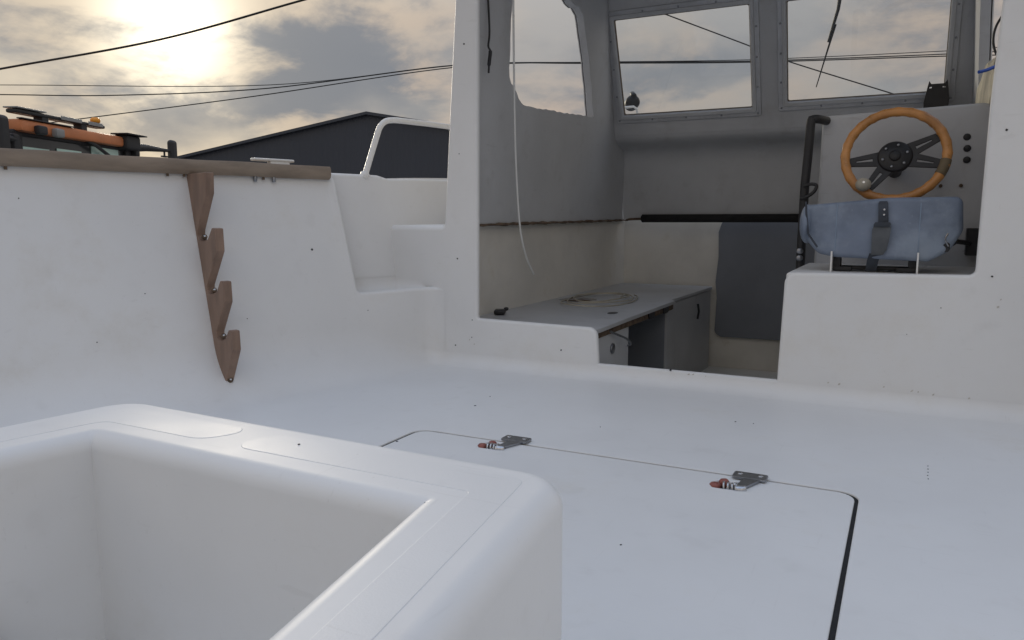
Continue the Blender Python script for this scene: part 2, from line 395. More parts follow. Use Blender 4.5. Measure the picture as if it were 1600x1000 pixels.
def wall_map(s, t):
    p, n = at_s(s); qa = CR * math.pi / 2
    s2 = min(s, ST - s); k_ = max(0, min(1, (SC1 - s2) / (SC1 - SC0 + 0.25))); cr = CR * (1 + 2.2 * k_ * k_ * (3 - 2 * k_))
    if t < qa:
        ph = max(0, t) / CR; off = cr * (1 - math.sin(ph)) + (-t if t < 0 else 0); z = cr * (1 - math.cos(ph)); N3 = n.to_3d() * math.sin(ph) + Vector((0, 0, 1)) * math.cos(ph)
    else:
        z = CR + t - qa; z += (cr - CR) * max(0.0, 1 - (z - CR) / 0.2); off = 0.0; N3 = n.to_3d()
    e = max(0.0, z - 0.02); off -= lean(s) * (e * e / (e + 0.05)); N3 = (N3 + Vector((0, 0, lean(s) * min(1, e / 0.1)))).normalized()
    P3 = p.to_3d() + n.to_3d() * off + Vector((0, 0, z + (0.0004 if t > -0.01 else 0.0004 - 0.0012 * (-t - 0.01) / 0.07)))
    if SC1 - 0.02 < s < ST - SC1 + 0.02: P3.y -= 0.0004
    return P3, N3
# s where the cap ends and the side step opens
SR = s_of_y(2.150)
TOPZ = 0.70
def side_pts(mir=False):
    pts = [(0.0, -0.080), (0.0, T(TOPZ)), (SR - 0.012, T(TOPZ)), (SR + 0.012, T(0.270)), (SC1 - 0.006, T(0.278)), (SC1 - 0.006, T(0.048))]
    return pts
pp = side_pts()
outl = pp + [(ST - x, t) for x, t in pp[::-1]]
rads = [0, 0, 0.03, 0.03, 0, 0] + [0, 0, 0.03, 0.03, 0, 0]
def wl(s, t, r, d):
    s2 = min(s, ST - s)
    if s2 < 0.01 or t < 0 or s2 > SC1 - 0.01: return None, 0
    if t > T(TOPZ) - 0.002: return 0.012, 0.02
    return r, d
xc = sorted(set([s for s in S[1:-1]] + [SC0 - 0.3 + 0.03 * k for k in range(12)]))
fin(sheet('cockpit_wall', round_poly(outl, rads), [], wall_map, GEL, boat, lip=0.014, depth=0.0, xc=xc, yc=[-0.050, -0.022, -0.008, 0.0] + [CR * math.pi / 2 * k / 22 for k in range(1, 23)] + [T(z) for z in (0.06, 0.08, 0.11, 0.15, 0.2, 0.28, 0.4, 0.55)], lipfn=wl))

# deck with the hatch opening
HX0, HX1, HY0, HY1 = -1.112, -0.048, 0.72, 1.645
dk = [(p.x + n.x * 0.004, p.y + n.y * 0.004) for p, n in zip(path, nrm)]
dk = [(-2.10, -0.40)] + dk + [(mirx(-2.10), -0.40)]
hole = round_poly([(HX0, HY0), (HX1, HY0), (HX1, HY1), (HX0, HY1)], 0.045)
fin(sheet('cockpit_deck', dk, [hole], planeZ(0.0), GEL, boat, lip=0.001, depth=0.02, hlip=0.003, hdepth=0.09))
box('bilge_floor', (-0.58, 1.18, -0.35), (1.3, 1.2, 0.02), GREYD, boat)
for i, (c, s) in enumerate([((-1.20, 1.18, -0.19), (0.02, 1.2, 0.30)), ((0.04, 1.18, -0.19), (0.02, 1.2, 0.30)), ((-0.58, 1.74, -0.19), (1.2, 0.02, 0.30)), ((-0.58, 0.62, -0.19), (1.2, 0.02, 0.30))]):
    box('bilge_side', c, s, GREYD, boat)

def rr_(d): return round_poly([(HX0 + d, HY0 + d), (HX1 - d, HY0 + d), (HX1 - d, HY1 - d), (HX0 + d, HY1 - d)], max(0.01, 0.045 - d))
fin(sheet('hatch_gap_strip', rr_(0.0032), [rr_(0.012)], planeZ(-0.004), RUB, boat, lip=0.0002, depth=0.004, hlip=0.0005, hdepth=0.004))  # black strip added so the gap round the lid reads dark
# hatch lid with two hinge pockets
def pocket(cx, cy): return round_poly([(cx - 0.042, cy - 0.034), (cx + 0.030, cy - 0.030), (cx + 0.042, cy + 0.022), (cx - 0.036, cy + 0.030)], 0.014)
HC = [(-0.292, 1.574), (-0.858, 1.596)]
lid_o = round_poly([(HX0 + 0.015, HY0 + 0.018), (HX1 - 0.0150, HY0 + 0.018), (HX1 - 0.0130, HY1 - 0.0160), (HX0 + 0.0155, HY1 - 0.0160)], 0.034)
lid = fin(sheet('hatch_lid', lid_o, [pocket(*c) for c in HC], planeZ(0.0), GEL, boat, lip=0.003, depth=0.035, hlip=0.006, hdepth=0.020))
for cx, cy in HC:
    fin(sheet('hinge_pocket', pocket(cx, cy), [], planeZ(-0.012), CHROMED, lid, lip=0.004, depth=0.001))
    cyl('hinge_knob', (cx - 0.030, cy - 0.012, -0.012), (cx - 0.031, cy - 0.010, 0.004), 0.0125, RUST, lid, 18, 0.005)
    cyl('hinge_knob', (cx - 0.016, cy + 0.014, -0.012), (cx - 0.018, cy + 0.016, 0.005), 0.0105, RUST, lid, 18, 0.004)
    bmx = bmesh.new(); pth = []
    for k in range(60):
        a_ = k / 60 * 4 * 2 * math.pi; pth.append((cx - 0.014 + 0.034 * k / 60, cy - 0.014 + 0.010 * math.cos(a_), -0.001 + 0.009 * math.sin(a_)))
    tube_bm(bmx, pth, 0.0024, 6); link('hinge_spring', bmx, CHROME, lid)
    cyl('hinge_pin', (cx + 0.012, cy - 0.026, 0.000), (cx + 0.034, cy - 0.018, 0.001), 0.0085, CHROME, lid, 16, 0.002)
    cyl('hinge_pin', (cx + 0.004, cy + 0.004, -0.003), (cx + 0.024, cy + 0.008, -0.002), 0.0075, CHROME, lid, 16, 0.002)
    prism('hinge_arm', [(0.014, -0.016), (0.034, -0.012), (0.054, 0.040), (0.018, 0.040)], (cx, cy, 0.0008), (1, 0, 0), (0, 1, 0), (0, 0, 1), 0.0065, CHROMED, lid, 0.0015)
    prism('hinge_plate', round_poly([(-0.006, 0.036), (0.064, 0.036), (0.064, 0.074), (-0.006, 0.074)], 0.006, 3), (cx, cy, 0.0022), (1, 0, 0), (0, 1, 0), (0, 0, 1), 0.0060, CHROMED, lid, 0.0018)
    for dx in (0.008, 0.050): cyl('hinge_screw', (cx + dx, cy + 0.057, 0.007), (cx + dx, cy + 0.057, 0.0098), 0.0055, CHROME, lid, 14, 0.001)

# bulkhead between cockpit and wheelhouse
bk = [(-1.84, -0.12), (-1.84, 0.50), (-1.514, 0.50), (-1.458, 1.30), (-1.42, 1.84)]
bo = bk + [(mirx(x), z) for x, z in bk[::-1]]
br = [0, 0, 0.03, 0, 0, 0, 0, 0.03, 0, 0]
op = [(-1.397, 0.172), (-0.930, 0.166), (-0.922, 0.043), (-0.318, 0.043), (-0.308, 0.376), (0.186, 0.384), (0.190, 0.85), (0.200, 1.11), (0.18, 1.74), (-1.385, 1.74)]
opr = [0.016, 0.022, 0.010, 0.010, 0.024, 0.026, 0, 0, 0.08, 0.08]
def bl(x, z, r, d):
    if z < 0: return None, 0
    if x < -1.83 or x > mirx(-1.83): return None, 0
    if x < -1.405 or x > 0.206 or z > 1.76:
        return (0.022, 0.30) if z < 0.52 and (x < -1.535 or x > mirx(-1.535)) else (0.016, 0.06)
    return 0.010, 0.006
fin(sheet('bulkhead', round_poly(bo, br), [round_poly(op, opr)], planeY(YB), GEL, boat, lip=0.011, depth=0.05, lipfn=bl, xc=[-1.7, -1.4, -1.0, -0.6, -0.2, 0.2, 0.5], yc=[0.3, 0.6, 0.9, 1.2, 1.5]))

# side steps, coaming, side deck, gunwale cap: both sides
def sx_(x, sd): return x if sd < 0 else mirx(x)
co_top = [(-2.16, -0.40), (-2.20, 0.2), (-2.19, 0.7), (-2.14, 1.25), (-2.03, 1.75), (-1.93, 2.05), (-1.862, 2.20), (-1.80, 2.38), (-1.775, 2.56), (-1.765, 2.9), (-1.765, 3.4), (-1.72, 4.2), (-1.5, 5.2), (-1.1, 6.0), (-0.66, 6.5)]
cpath = crom([(x, y, 0) for x, y in co_top], 6)
CS = [0.0]
for i in range(1, len(cpath)): CS.append(CS[-1] + (cpath[i] - cpath[i - 1]).length)
def c_at(s, sd):
    s = max(0, min(CS[-1] - 1e-6, s)); i = max(0, min(len(CS) - 2, _bs.bisect_right(CS, s) - 1)); f = (s - CS[i]) / (CS[i + 1] - CS[i])
    p = cpath[i].lerp(cpath[i + 1], f); t = (cpath[i + 1] - cpath[i]).normalized()
    t0 = (cpath[min(i + 2, len(cpath) - 1)] - cpath[max(i - 1, 0)]).normalized(); t = t0
    n = Vector((t.y, -t.x, 0))
    if sd > 0: p = Vector((mirx(p.x), p.y, 0)); n = Vector((-n.x, n.y, 0))
    return p, n
def cs_of_y(y):
    for i in range(1, len(cpath)):
        if cpath[i].y >= y: return CS[i - 1] + (CS[i] - CS[i - 1]) * (y - cpath[i - 1].y) / (cpath[i].y - cpath[i - 1].y)
s20, s26 = cs_of_y(2.0), cs_of_y(2.40)
for sd in (-1, 1):
    def cmap(s, z, sd=sd):
        p, n = c_at(s, sd); ln = 0.10 * (z - 0.70); return p - n * ln + Vector((0, 0, z)), n
    sA = cs_of_y(1.86)
    tp = [(sA, 0.20), (CS[-1] - 0.02, 0.20), (CS[-1] - 0.02, 0.80), (cs_of_y(4.2), 0.735), (cs_of_y(2.62), 0.692), (cs_of_y(2.455), 0.686), (cs_of_y(2.405), 0.697), (sA, 0.700)]
    ro = round_poly(tp, [0, 0, 0, 0, 0, 0.06, 0.06, 0])
    fin(sheet('coaming', ro, [], cmap, GEL, boat, lip=0.012, depth=0.07, xc=[s for s in CS if sA < s < CS[-1] - 0.03], lipfn=lambda s, z, r, d: (r, d) if z > 0.65 else (None, 0)))
    # lower step tread, upper tread (side deck), fillets
    ed = []
    for k in range(14):
        s_ = SR - 0.10 + (SC1 - SR + 0.09) * k / 13; P3, _n = wall_map(s_, T(0.279)); n2 = at_s(s_)[1]
        ed.append((P3.x - n2.x * 0.013, P3.y - n2.y * 0.013))
    q = [(sx_(x, sd), y) for x, y in [(-2.02, 1.98)] + ed + [(-1.53, 2.47), (-2.02, 2.47)]]
    fin(sheet('step_tread', q, [], planeZ(0.279), GEL, boat, lip=0.001, depth=0.01))
    q = [(sx_(x, sd), y) for x, y in ((-1.93, 2.46), (-1.505, 2.46), (-1.505, 4.6), (-1.93, 4.6))]
    fin(sheet('side_deck', q, [], planeZ(0.4965), GEL, boat, lip=0.001, depth=0.01))
    fin(cove('step_fillet', [(sx_(x_, sd), YB, 0.279) for x_ in (-1.9, -1.75, -1.65, -1.63, -1.61, -1.60)], (0, -1, 0), (0, 0, 1), [0.035, 0.035, 0.035, 0.028, 0.015, 0.004], GEL, boat, 8, 0.003))
    pa = [c_at(s_, sd) for s_ in [s20 - 0.1 + (s26 - s20 + 0.17) * k / 12 for k in range(13)]]
    bm = bmesh.new(); rows = []
    for p, n in pa:
        p = p + n * 0.042; row = []
        for k in range(10):
            t = math.pi / 2 * max(0, min(1, (k - 0.5) / 8)); rr_ = 0.035
            ex = 0.01 if k == 0 else 0; ez = 0.01 if k == 9 else 0
            t = math.pi / 2 * (min(max(k - 1, 0), 7) / 7)
            row.append(bm.verts.new(p + n * (rr_ * (1 - math.sin(t)) + ex + 0.0004) + Vector((0, 0, 0.2794 + rr_ * (1 - math.cos(t)) + ez))))
        rows.append(row)
    for i in range(len(rows) - 1):
        for k in range(9): bm.faces.new((rows[i][k], rows[i + 1][k], rows[i + 1][k + 1], rows[i][k + 1]))
    bmesh.ops.recalc_face_normals(bm, faces=bm.faces[:]); fin(link('step_fillet', bm, GEL, boat))
    # vertical fillet riser / coaming
    px = sx_(-1.80, sd)
    # wooden cap rail
    rows = []; bm = bmesh.new()
    send = SR - 0.030; m_ = 44
    prof = [(-0.004, 0.004), (0.012, 0.0), (0.020, 0.006), (0.023, 0.016), (0.0235, 0.040), (0.019, 0.046), (-0.02, 0.047), (-0.17, 0.047), (-0.178, 0.040), (-0.178, 0.006), (-0.17, 0.0)]
    for i in range(m_ + 1):
        s_ = send * i / m_; P3, N3 = wall_map(s_, T(0.682)); n2 = at_s(s_)[1].to_3d()
        if sd > 0: P3 = Vector((mirx(P3.x), P3.y, P3.z)); n2 = Vector((-n2.x, n2.y, 0))
        tz = max(0.0, 1 - (send - s_) / 0.02); sh = 1 - 0.0 * tz
        wob = 0.0012 * math.sin(s_ * 9.0) + 0.001 * math.sin(s_ * 23)
        rows.append([bm.verts.new(P3 + n2 * (u_ + wob if u_ > 0 else u_) + Vector((0, 0, z_ + wob * 0.7))) for u_, z_ in prof])
    # rounded nose
    P3, N3 = wall_map(send, T(0.682)); n2 = at_s(send)[1].to_3d(); td = Vector((-n2.y, n2.x, 0))
    if sd > 0: P3 = Vector((mirx(P3.x), P3.y, P3.z)); n2 = Vector((-n2.x, n2.y, 0)); td = Vector((-td.x, td.y, 0))
    for adv, k_ in ((0.006, 0.97), (0.010, 0.88), (0.012, 0.72)):
        rows.append([bm.verts.new(P3 + td * adv + n2 * (-0.08 + (u_ + 0.08) * (0.5 + 0.5 * k_)) + Vector((0, 0, 0.0235 + (z_ - 0.0235) * k_))) for u_, z_ in prof])
    n_ = len(prof)
    for i in range(len(rows) - 1):
        for k in range(n_): bm.faces.new((rows[i][k], rows[i][(k + 1) % n_], rows[i + 1][(k + 1) % n_], rows[i + 1][k]))
    bm.faces.new(rows[0]); bm.faces.new(rows[-1][::-1]); bmesh.ops.recalc_face_normals(bm, faces=bm.faces[:]); autosharp(bm, 45)
    cap = fin(link('gunwale_cap', bm, WOODC, boat)); cap['label'] = 'weathered wooden cap on top of the bulwark'
    for s_ in (0.62, 1.02, 1.28, 1.60, 2.02, 2.07, 2.33):
        if s_ > send: continue
        P3, N3 = wall_map(s_, T(0.68)); n2 = at_s(s_)[1].to_3d()
        if sd > 0: P3 = Vector((mirx(P3.x), P3.y, P3.z)); n2 = Vector((-n2.x, n2.y, 0))
        q = P3 + n2 * 0.008; cyl('cap_bolt', q + Vector((0, 0, -0.006)), q + Vector((0, 0, 0.006)), 0.004, RAW, cap, 10)
# two bolt ends under the cap by the cleat
for s_ in (SR - 0.30, SR - 0.235):
    P3, N3 = wall_map(s_, T(0.68)); n2 = at_s(s_)[1].to_3d(); q = P3 + n2 * 0.010
    cyl('cleat_bolt', q + Vector((0, 0, -0.013)), q + Vector((0, 0, 0.006)), 0.0065, CHROMED, boat, 12, 0.002)

# mooring cleat on the port cap
t_ = Vector((0.28, 0.96, 0)); c0 = Vector((-1.985, 2.055, 0.730)); 
bm = bmesh.new()
box_bm(bm, c0 + Vector((0, 0, 0.018)), (0.155, 0.030, 0.010), Matrix.Rotation(math.atan2(t_.y, t_.x), 3, 'Z'), 0.004, 3)
box_bm(bm, c0 + t_ * 0.022 + Vector((0, 0, 0.0)), (0.075, 0.026, 0.032), Matrix.Rotation(math.atan2(t_.y, t_.x), 3, 'Z'), 0.003, 2)
autosharp(bm, 40); cl = fin(link('mooring_cleat', bm, WHITEP, boat)); cl['label'] = 'white flat mooring cleat on the port cap'

# handrail along the port coaming and its twin to starboard
for sd in (-1, 1):
    rp = [(-1.820, 2.350, 0.69), (-1.812, 2.375, 0.76), (-1.801, 2.408, 0.85), (-1.796, 2.424, 0.888), (-1.791, 2.448, 0.910), (-1.787, 2.485, 0.920), (-1.775, 2.56, 0.924), (-1.768, 2.9, 0.935), (-1.77, 3.6, 0.95), (-1.74, 4.2, 0.96), (-1.72, 4.45, 0.93), (-1.70, 4.55, 0.70)]
    hr = fin(tube('handrail', crom([(sx_(x, sd), y, z) for x, y, z in rp], 6), 0.0112, WHITEP, boat, 14))
    x, y, z = rp[0]; cyl('rail_foot', (sx_(x - 0.001, sd), y - 0.002, 0.694), (sx_(x + 0.003, sd), y + 0.008, 0.716), 0.017, WHITEP, hr, 18, 0.002)

# motor well in the foreground
WZ = 0.30
wo_ = round_poly([(-0.933, 0.674), (-0.296, 0.654), (-0.238, 0.20), (-0.19, -0.36), (-1.05, -0.36), (-0.972, 0.35)], [0.035, 0.035, 0, 0, 0, 0], 8)
wi_ = round_poly([(-0.852, 0.574), (-0.360, 0.564), (-0.295, 0.20), (-0.243, -0.30), (-0.975, -0.30), (-0.895, 0.35)], [0.02, 0.012, 0, 0.03, 0.03, 0], 8)
def wlip(x, y, r, d): return (None, 0) if y < -0.35 else (r, d)
def wellmap(x, y): return (x, y, WZ), (0, 0, 1)
well = fin(sheet('motor_well', wo_, [wi_], wellmap, GEL, boat, lip=0.023, depth=0.273, hlip=0.021, hdepth=0.625, seg=9, lipfn=wlip))
well['label'] = 'open white motor well with thick rounded rim'
fin(sheet('well_floor', [(-1.05, -0.36), (-0.2, -0.36), (-0.3, 0.62), (-0.96, 0.62)], [], planeZ(-0.34), GEL, well, lip=0.001, depth=0.01))
pan = [round_poly([(-0.672, 0.650), (-0.915, 0.658), (-0.968, 0.32), (-1.04, -0.33), (-0.995, -0.33), (-0.922, 0.33), (-0.872, 0.598), (-0.70, 0.594)], [0.025, 0.02, 0, 0.01, 0.01, 0, 0.02, 0.03], 6),
       round_poly([(-0.632, 0.649), (-0.312, 0.639), (-0.252, 0.22), (-0.205, -0.33), (-0.236, -0.33), (-0.290, 0.25), (-0.342, 0.588), (-0.655, 0.592)], [0.03, 0.015, 0, 0.01, 0.01, 0, 0.008, 0.022], 6)]
for p in pan: fin(sheet('non_skid_panel', p, [], planeZ(WZ + 0.0005), NONSKID, well, lip=0.0008, depth=0.0004, seg=3))
# transom
fin(sheet('transom', [(-2.3, -1.0), (1.1, -1.0), (1.1, 0.70), (0.0, 0.70), (-0.10, 0.30), (-1.10, 0.30), (-1.2, 0.70), (-2.3, 0.70)], [], lambda x, z: ((x, -0.375, z), (0, 1, 0)), GEL, boat, lip=0.012, depth=0.05))

# hull shell
bm = bmesh.new()
for sd in (-1, 1):
    rows = []
    for i in range(0, len(cpath), 2):
        p, n = c_at(CS[i], sd); f = i / (len(cpath) - 1); k = 1 - 0.55 * max(0, (f - 0.55) / 0.45)
        top = 0.69 + 0.11 * max(0, (f - 0.5) / 0.5)
        o_ = p - n * 0.075
        rows.append([bm.verts.new((o_.x, o_.y, top)), bm.verts.new((o_.x - n.x * 0.02, o_.y, 0.30)), bm.verts.new((XC + (o_.x - XC) * 0.90 * k, o_.y, -0.75)), bm.verts.new((XC + (o_.x - XC) * 0.45 * k, o_.y, -1.15)), bm.verts.new((XC, o_.y, -1.495 + 0.7 * max(0, (f - 0.7) / 0.3)))])
    for i in range(len(rows) - 1):
        for k in range(4): bm.faces.new((rows[i][k], rows[i + 1][k], rows[i + 1][k + 1], rows[i][k + 1]))
bmesh.ops.recalc_face_normals(bm, faces=bm.faces[:]); autosharp(bm, 35); fin(link('hull', bm, GEL, boat))
fd = [(-1.70, 4.43), (-1.5, 5.2), (-1.1, 6.0), (-0.66, 6.48)]
fin(sheet('foredeck', fd + [(mirx(x), y) for x, y in fd[::-1]], [], planeZ(0.62), GEL, boat, lip=0.002, depth=0.02))

# ---------------- wheelhouse
def swmap(sd, off=0.0):
    def f(y, z):
        return (sx_(-1.47 + 0.08 * (z - 0.5) + off, sd), y, z), ((1 if sd < 0 else -1) * (1 if off >= 0 else -1), 0, 0)
    return f
win = [(2.735, 1.56), (2.747, 1.377), (2.757, 1.24), (2.768, 1.098), (2.79, 1.075), (2.826, 1.057), (2.86, 1.028), (2.91, 1.005), (3.10, 1.012), (3.40, 1.028), (3.60, 1.040), (3.703, 1.048), (3.655, 1.15), (3.599, 1.256), (3.53, 1.38), (3.461, 1.485), (3.40, 1.503), (3.366, 1.500), (3.25, 1.52), (3.14, 1.545), (3.02, 1.60), (2.90, 1.61)]
jw = []
for i in range(len(win)):
    a_, b2 = Vector(win[i - 1]), Vector(win[i])
    n_ = max(2, int((b2 - a_).length / 0.03))
    for k in range(n_):
        q = a_.lerp(b2, (k + 1) / n_); jw.append((q.x + random.uniform(-0.004, 0.004), q.y + random.uniform(-0.004, 0.004)))
for sd in (-1, 1):
    o = [(2.46, 0.525), (4.36, 0.54), (4.28, 0.90), (4.02, 1.0), (3.68, 1.78), (2.46, 1.78)]
    fin(sheet('side_wall', o, [jw], swmap(sd), GREYP, boat, lip=0.001, depth=0.01, hlip=0.0015, hdepth=0.034, xc=[2.8, 3.2, 3.6, 4.0], yc=[0.8, 1.1, 1.4]))
    def omap(y, z, sd=sd): return (sx_(-1.515 + 0.08 * (z - 0.5), sd), y, z), (-1 if sd < 0 else 1, 0, 0)
    fin(sheet('outer_skin', o, [jw], omap, GEL, boat, lip=0.001, depth=0.004))
    # raw edge where the wheelhouse moulding meets the hull
    bm = bmesh.new(); pts = []
    for k in range(60):
        y = 2.46 + (4.36 - 2.46) * k / 59; z = 0.520 + 0.015 * k / 59
        pts.append((sx_(-1.462 + random.uniform(-0.002, 0.002), sd), y, z + random.uniform(-0.0015, 0.0015)))
    tube_bm(bm, pts, [0.006 + random.uniform(-0.002, 0.0025) for _ in pts], 6); fin(link('raw_joint_edge', bm, RAW, boat))
    # cream hull lining below
    fin(sheet('hull_lining', [(2.455, -0.32), (4.42, -0.32), (4.42, 0.56), (2.455, 0.53)], [], lambda y, z, sd=sd: ((sx_(-1.49 + 0.10 * max(0, 0.2 - z), sd), y, z), (1 if sd < 0 else -1, 0, 0)), CREAM, boat, lip=0.001, depth=0.004, yc=[0.2]))
# windscreen wall (raked)
def wmap(x, z): return (x, 4.0 - 0.42 * (z - 1.06), z), Vector((0, -1, -0.42)).normalized()
WF = [(-1.402, -0.668, 1.050, 1.566), (-0.582, 0.152, 1.066, 1.560)]
ws_o = [(-1.475, 0.985), (0.275, 0.985), (0.255, 1.79), (-1.455, 1.79)]
holes = [round_poly([(x0 + 0.02, z0 + 0.02), (x1 - 0.02, z0 + 0.02), (x1 - 0.02, z1 - 0.02), (x0 + 0.02, z1 - 0.02)], 0.01, 3) for x0, x1, z0, z1 in WF]
wsw = fin(sheet('windscreen_wall', ws_o, holes, wmap, GREYP, boat, lip=0.001, depth=0.02, hlip=0.002, hdepth=0.04))
def off_map(d):
    def f(x, z):
        p, n = wmap(x, z); return Vector(p) + n * d, n
    return f
for x0, x1, z0, z1 in WF:
    fo = round_poly([(x0, z0), (x1, z0), (x1, z1), (x0, z1)], 0.008, 3)
    fi_ = round_poly([(x0 + 0.036, z0 + 0.034), (x1 - 0.036, z0 + 0.034), (x1 - 0.036, z1 - 0.034), (x0 + 0.036, z1 - 0.034)], 0.008, 3)
    fin(sheet('window_frame', fo, [fi_], off_map(0.009), ALU, wsw, lip=0.003, depth=0.008, hlip=0.003, hdepth=0.012))
    f2o = round_poly([(x0 + 0.022, z0 + 0.020), (x1 - 0.022, z0 + 0.020), (x1 - 0.022, z1 - 0.020), (x0 + 0.022, z1 - 0.020)], 0.008, 3)
    f2i = round_poly([(x0 + 0.034, z0 + 0.032), (x1 - 0.034, z0 + 0.032), (x1 - 0.034, z1 - 0.032), (x0 + 0.034, z1 - 0.032)], 0.008, 3)
    fin(sheet('frame_bead', f2o, [f2i], off_map(0.017), GREYP, wsw, lip=0.003, depth=0.006, hlip=0.002, hdepth=0.02))
    f3i = round_poly([(x0 + 0.041, z0 + 0.039), (x1 - 0.041, z0 + 0.039), (x1 - 0.041, z1 - 0.039), (x0 + 0.041, z1 - 0.039)], 0.008, 3)
    fin(sheet('window_seal', f2i, [f3i], off_map(0.004), SEAL, wsw, lip=0.001, depth=0.006, hlip=0.001, hdepth=0.01))
    fin(sheet('window_pane', f2i, [], off_map(-0.012), GLASS, wsw, lip=0.0005, depth=0.004))
    sp = [(x0 + 0.012 + (x1 - x0 - 0.024) * k / 4, z) for k in range(5) for z in (z0 + 0.011, z1 - 0.011)] + [(x, z0 + (z1 - z0) * k / 4) for k in (1, 2, 3) for x in (x0 + 0.011, x1 - 0.011)]
    for x, z in sp:
        p, n = wmap(x, z); p = Vector(p); cyl('frame_screw', p + n * 0.008, p + n * 0.0115, 0.0048, CHROMED, wsw, 10, 0.001)
# dash under the windscreen
dp_ = [(4.03, 0.992), (4.045, 0.968), (4.075, 0.950), (4.12, 0.938), (4.17, 0.925), (4.205, 0.903), (4.225, 0.87), (4.235, 0.83), (4.25, 0.74), (4.29, 0.535)]
bm = bmesh.new(); rows = []
dpt = crom([(y, z, 0) for y, z in dp_], 3)
for q in dpt: rows.append([bm.verts.new((x, q.x, q.y)) for x in (-1.46, -1.2, -0.9, -0.6, -0.3, 0.0, 0.25)])
for i in range(len(rows) - 1):
    for k in range(6): bm.faces.new((rows[i][k], rows[i][k + 1], rows[i + 1][k + 1], rows[i + 1][k]))
fin(link('dash_wall', bm, GREYP, boat))
ft = fin(tube('foam_edge_tube', [(-1.345, 4.262, 0.545), (-1.34, 4.262, 0.545), (-1.0, 4.262, 0.546), (-0.6, 4.262, 0.547), (-0.2, 4.262, 0.547), (0.2, 4.262, 0.547)], [0.016, 0.023, 0.023, 0.023, 0.023, 0.023], RUB, boat, 14)); ft['label'] = 'black foam tube over the lower edge of the dash wall'
fin(tube('raw_joint_edge', [(-1.46, 4.30, 0.538), (-1.40, 4.285, 0.541), (-1.33, 4.275, 0.543)], 0.008, RAW, boat, 6))
fin(sheet('cuddy_bulkhead', [(-1.52, -0.32), (0.32, -0.32), (0.32, 0.60), (-1.52, 0.60)], [], planeY(4.40), CREAM, boat, lip=0.001, depth=0.01))
pd_ = [(-0.935, -0.10), (-0.928, 0.10), (-0.938, 0.19), (-0.926, 0.33), (-0.930, 0.47), (-0.910, 0.53), (-0.30, 0.53), (-0.30, -0.115), (-0.90, -0.118)]
pdl = fin(sheet('cuddy_panel', round_poly(pd_, [0.03, 0, 0, 0, 0.01, 0.02, 0, 0, 0.03], 4), [], planeY(4.372), GREYD, boat, lip=0.002, depth=0.016)); pdl['label'] = 'dark grey board closing the cuddy'
fin(sheet('cabin_sole', [(-1.5, 2.46), (0.3, 2.46), (0.3, 4.41), (-1.5, 4.41)], [], planeZ(-0.30), CREAM, boat, lip=0.001, depth=0.01))
# roof
fin(sheet('roof', round_poly([(-1.50, 2.36), (0.30, 2.36), (0.30, 3.74), (-1.50, 3.74)], 0.08), [], planeZ(1.90), GEL, boat, lip=0.05, depth=0.02, seg=6))
fin(sheet('headlining', [(-1.46, 2.43), (0.26, 2.43), (0.26, 3.74), (-1.46, 3.74)], [], lambda x, y: ((x, y, 1.775), (0, 0, -1)), GREYP, boat, lip=0.001, depth=0.01))
# spot lamp on the foredeck seen through the left pane, wiper outside the right pane
lamp = fin(cyl('spot_lamp', (-1.43, 4.33, 1.205), (-1.475, 4.42, 1.203), 0.040, BLKM, boat, 20, 0.012))
cyl('lamp_peak', (-1.425, 4.33, 1.235), (-1.45, 4.37, 1.255), 0.016, BLKM, lamp, 12, 0.004)
tube('lamp_bracket', [(-1.475, 4.30, 1.172), (-1.42, 4.31, 1.174), (-1.41, 4.33, 1.165), (-1.42, 4.40, 1.12), (-1.44, 4.40, 0.61)], 0.007, WHITEP, lamp, 8)
wp = fin(tube('wiper_arm', [(-0.300, 3.86, 1.64), (-0.318, 3.872, 1.60), (-0.335, 3.925, 1.49), (-0.375, 3.98, 1.36)], [0.010, 0.010, 0.008, 0.006], BLKM, boat, 8))
tube('wiper_blade', [(-0.345, 3.952, 1.43), (-0.385, 4.00, 1.30), (-0.425, 4.05, 1.17)], [0.006, 0.004, 0.0025], RUB, wp, 6)

# ---------------- bench along the port side
bx0 = -1.50
bt = round_poly([(bx0, 2.462), (-0.937, 2.462), (-0.944, 2.80), (-0.947, 3.45), (-0.948, 3.545), (-0.975, 3.56), (-0.955, 4.375), (bx0, 4.375)], [0, 0.008, 0, 0, 0.004, 0.004, 0.02, 0], 3)
bench = fin(sheet('bench_top', bt, [round_poly([(-1.46, 3.30), (-1.30, 3.27), (-1.28, 3.45), (-1.44, 3.50)], 0.06, 5)], planeZ(0.164), BENCHP, boat, lip=0.003, depth=0.012, hlip=0.002, hdepth=0.012))
bench['label'] = 'grey bench top along the port side of the wheelhouse'
box('bench_panel', (-0.966, 2.685, -0.075), (0.014, 0.44, 0.445), GREYP, bench)
box('bench_panel', (-0.972, 3.93, -0.078), (0.014, 0.89, 0.445), BENCHP, bench)
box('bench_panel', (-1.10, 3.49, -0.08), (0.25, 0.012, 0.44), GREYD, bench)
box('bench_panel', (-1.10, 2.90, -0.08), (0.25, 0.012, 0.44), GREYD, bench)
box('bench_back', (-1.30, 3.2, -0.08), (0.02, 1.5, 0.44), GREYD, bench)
box('bench_batten', (-0.962, 3.0, 0.136), (0.020, 1.08, 0.028), RAW, bench)
for y in (3.18, 3.40): prism('finger_notch', round_poly([(-0.05, 0), (0.05, 0), (0.035, -0.03), (-0.035, -0.03)], 0.01, 3), (-0.951, y, 0.150), (0, 1, 0), (0, 0, 1), (1, 0, 0), 0.004, BLACK, bench, 0)
blob('finger_hole', (-1.045, 2.955, 0.1645), (0.020, 0.035, 0.0012), BLACK, bench)
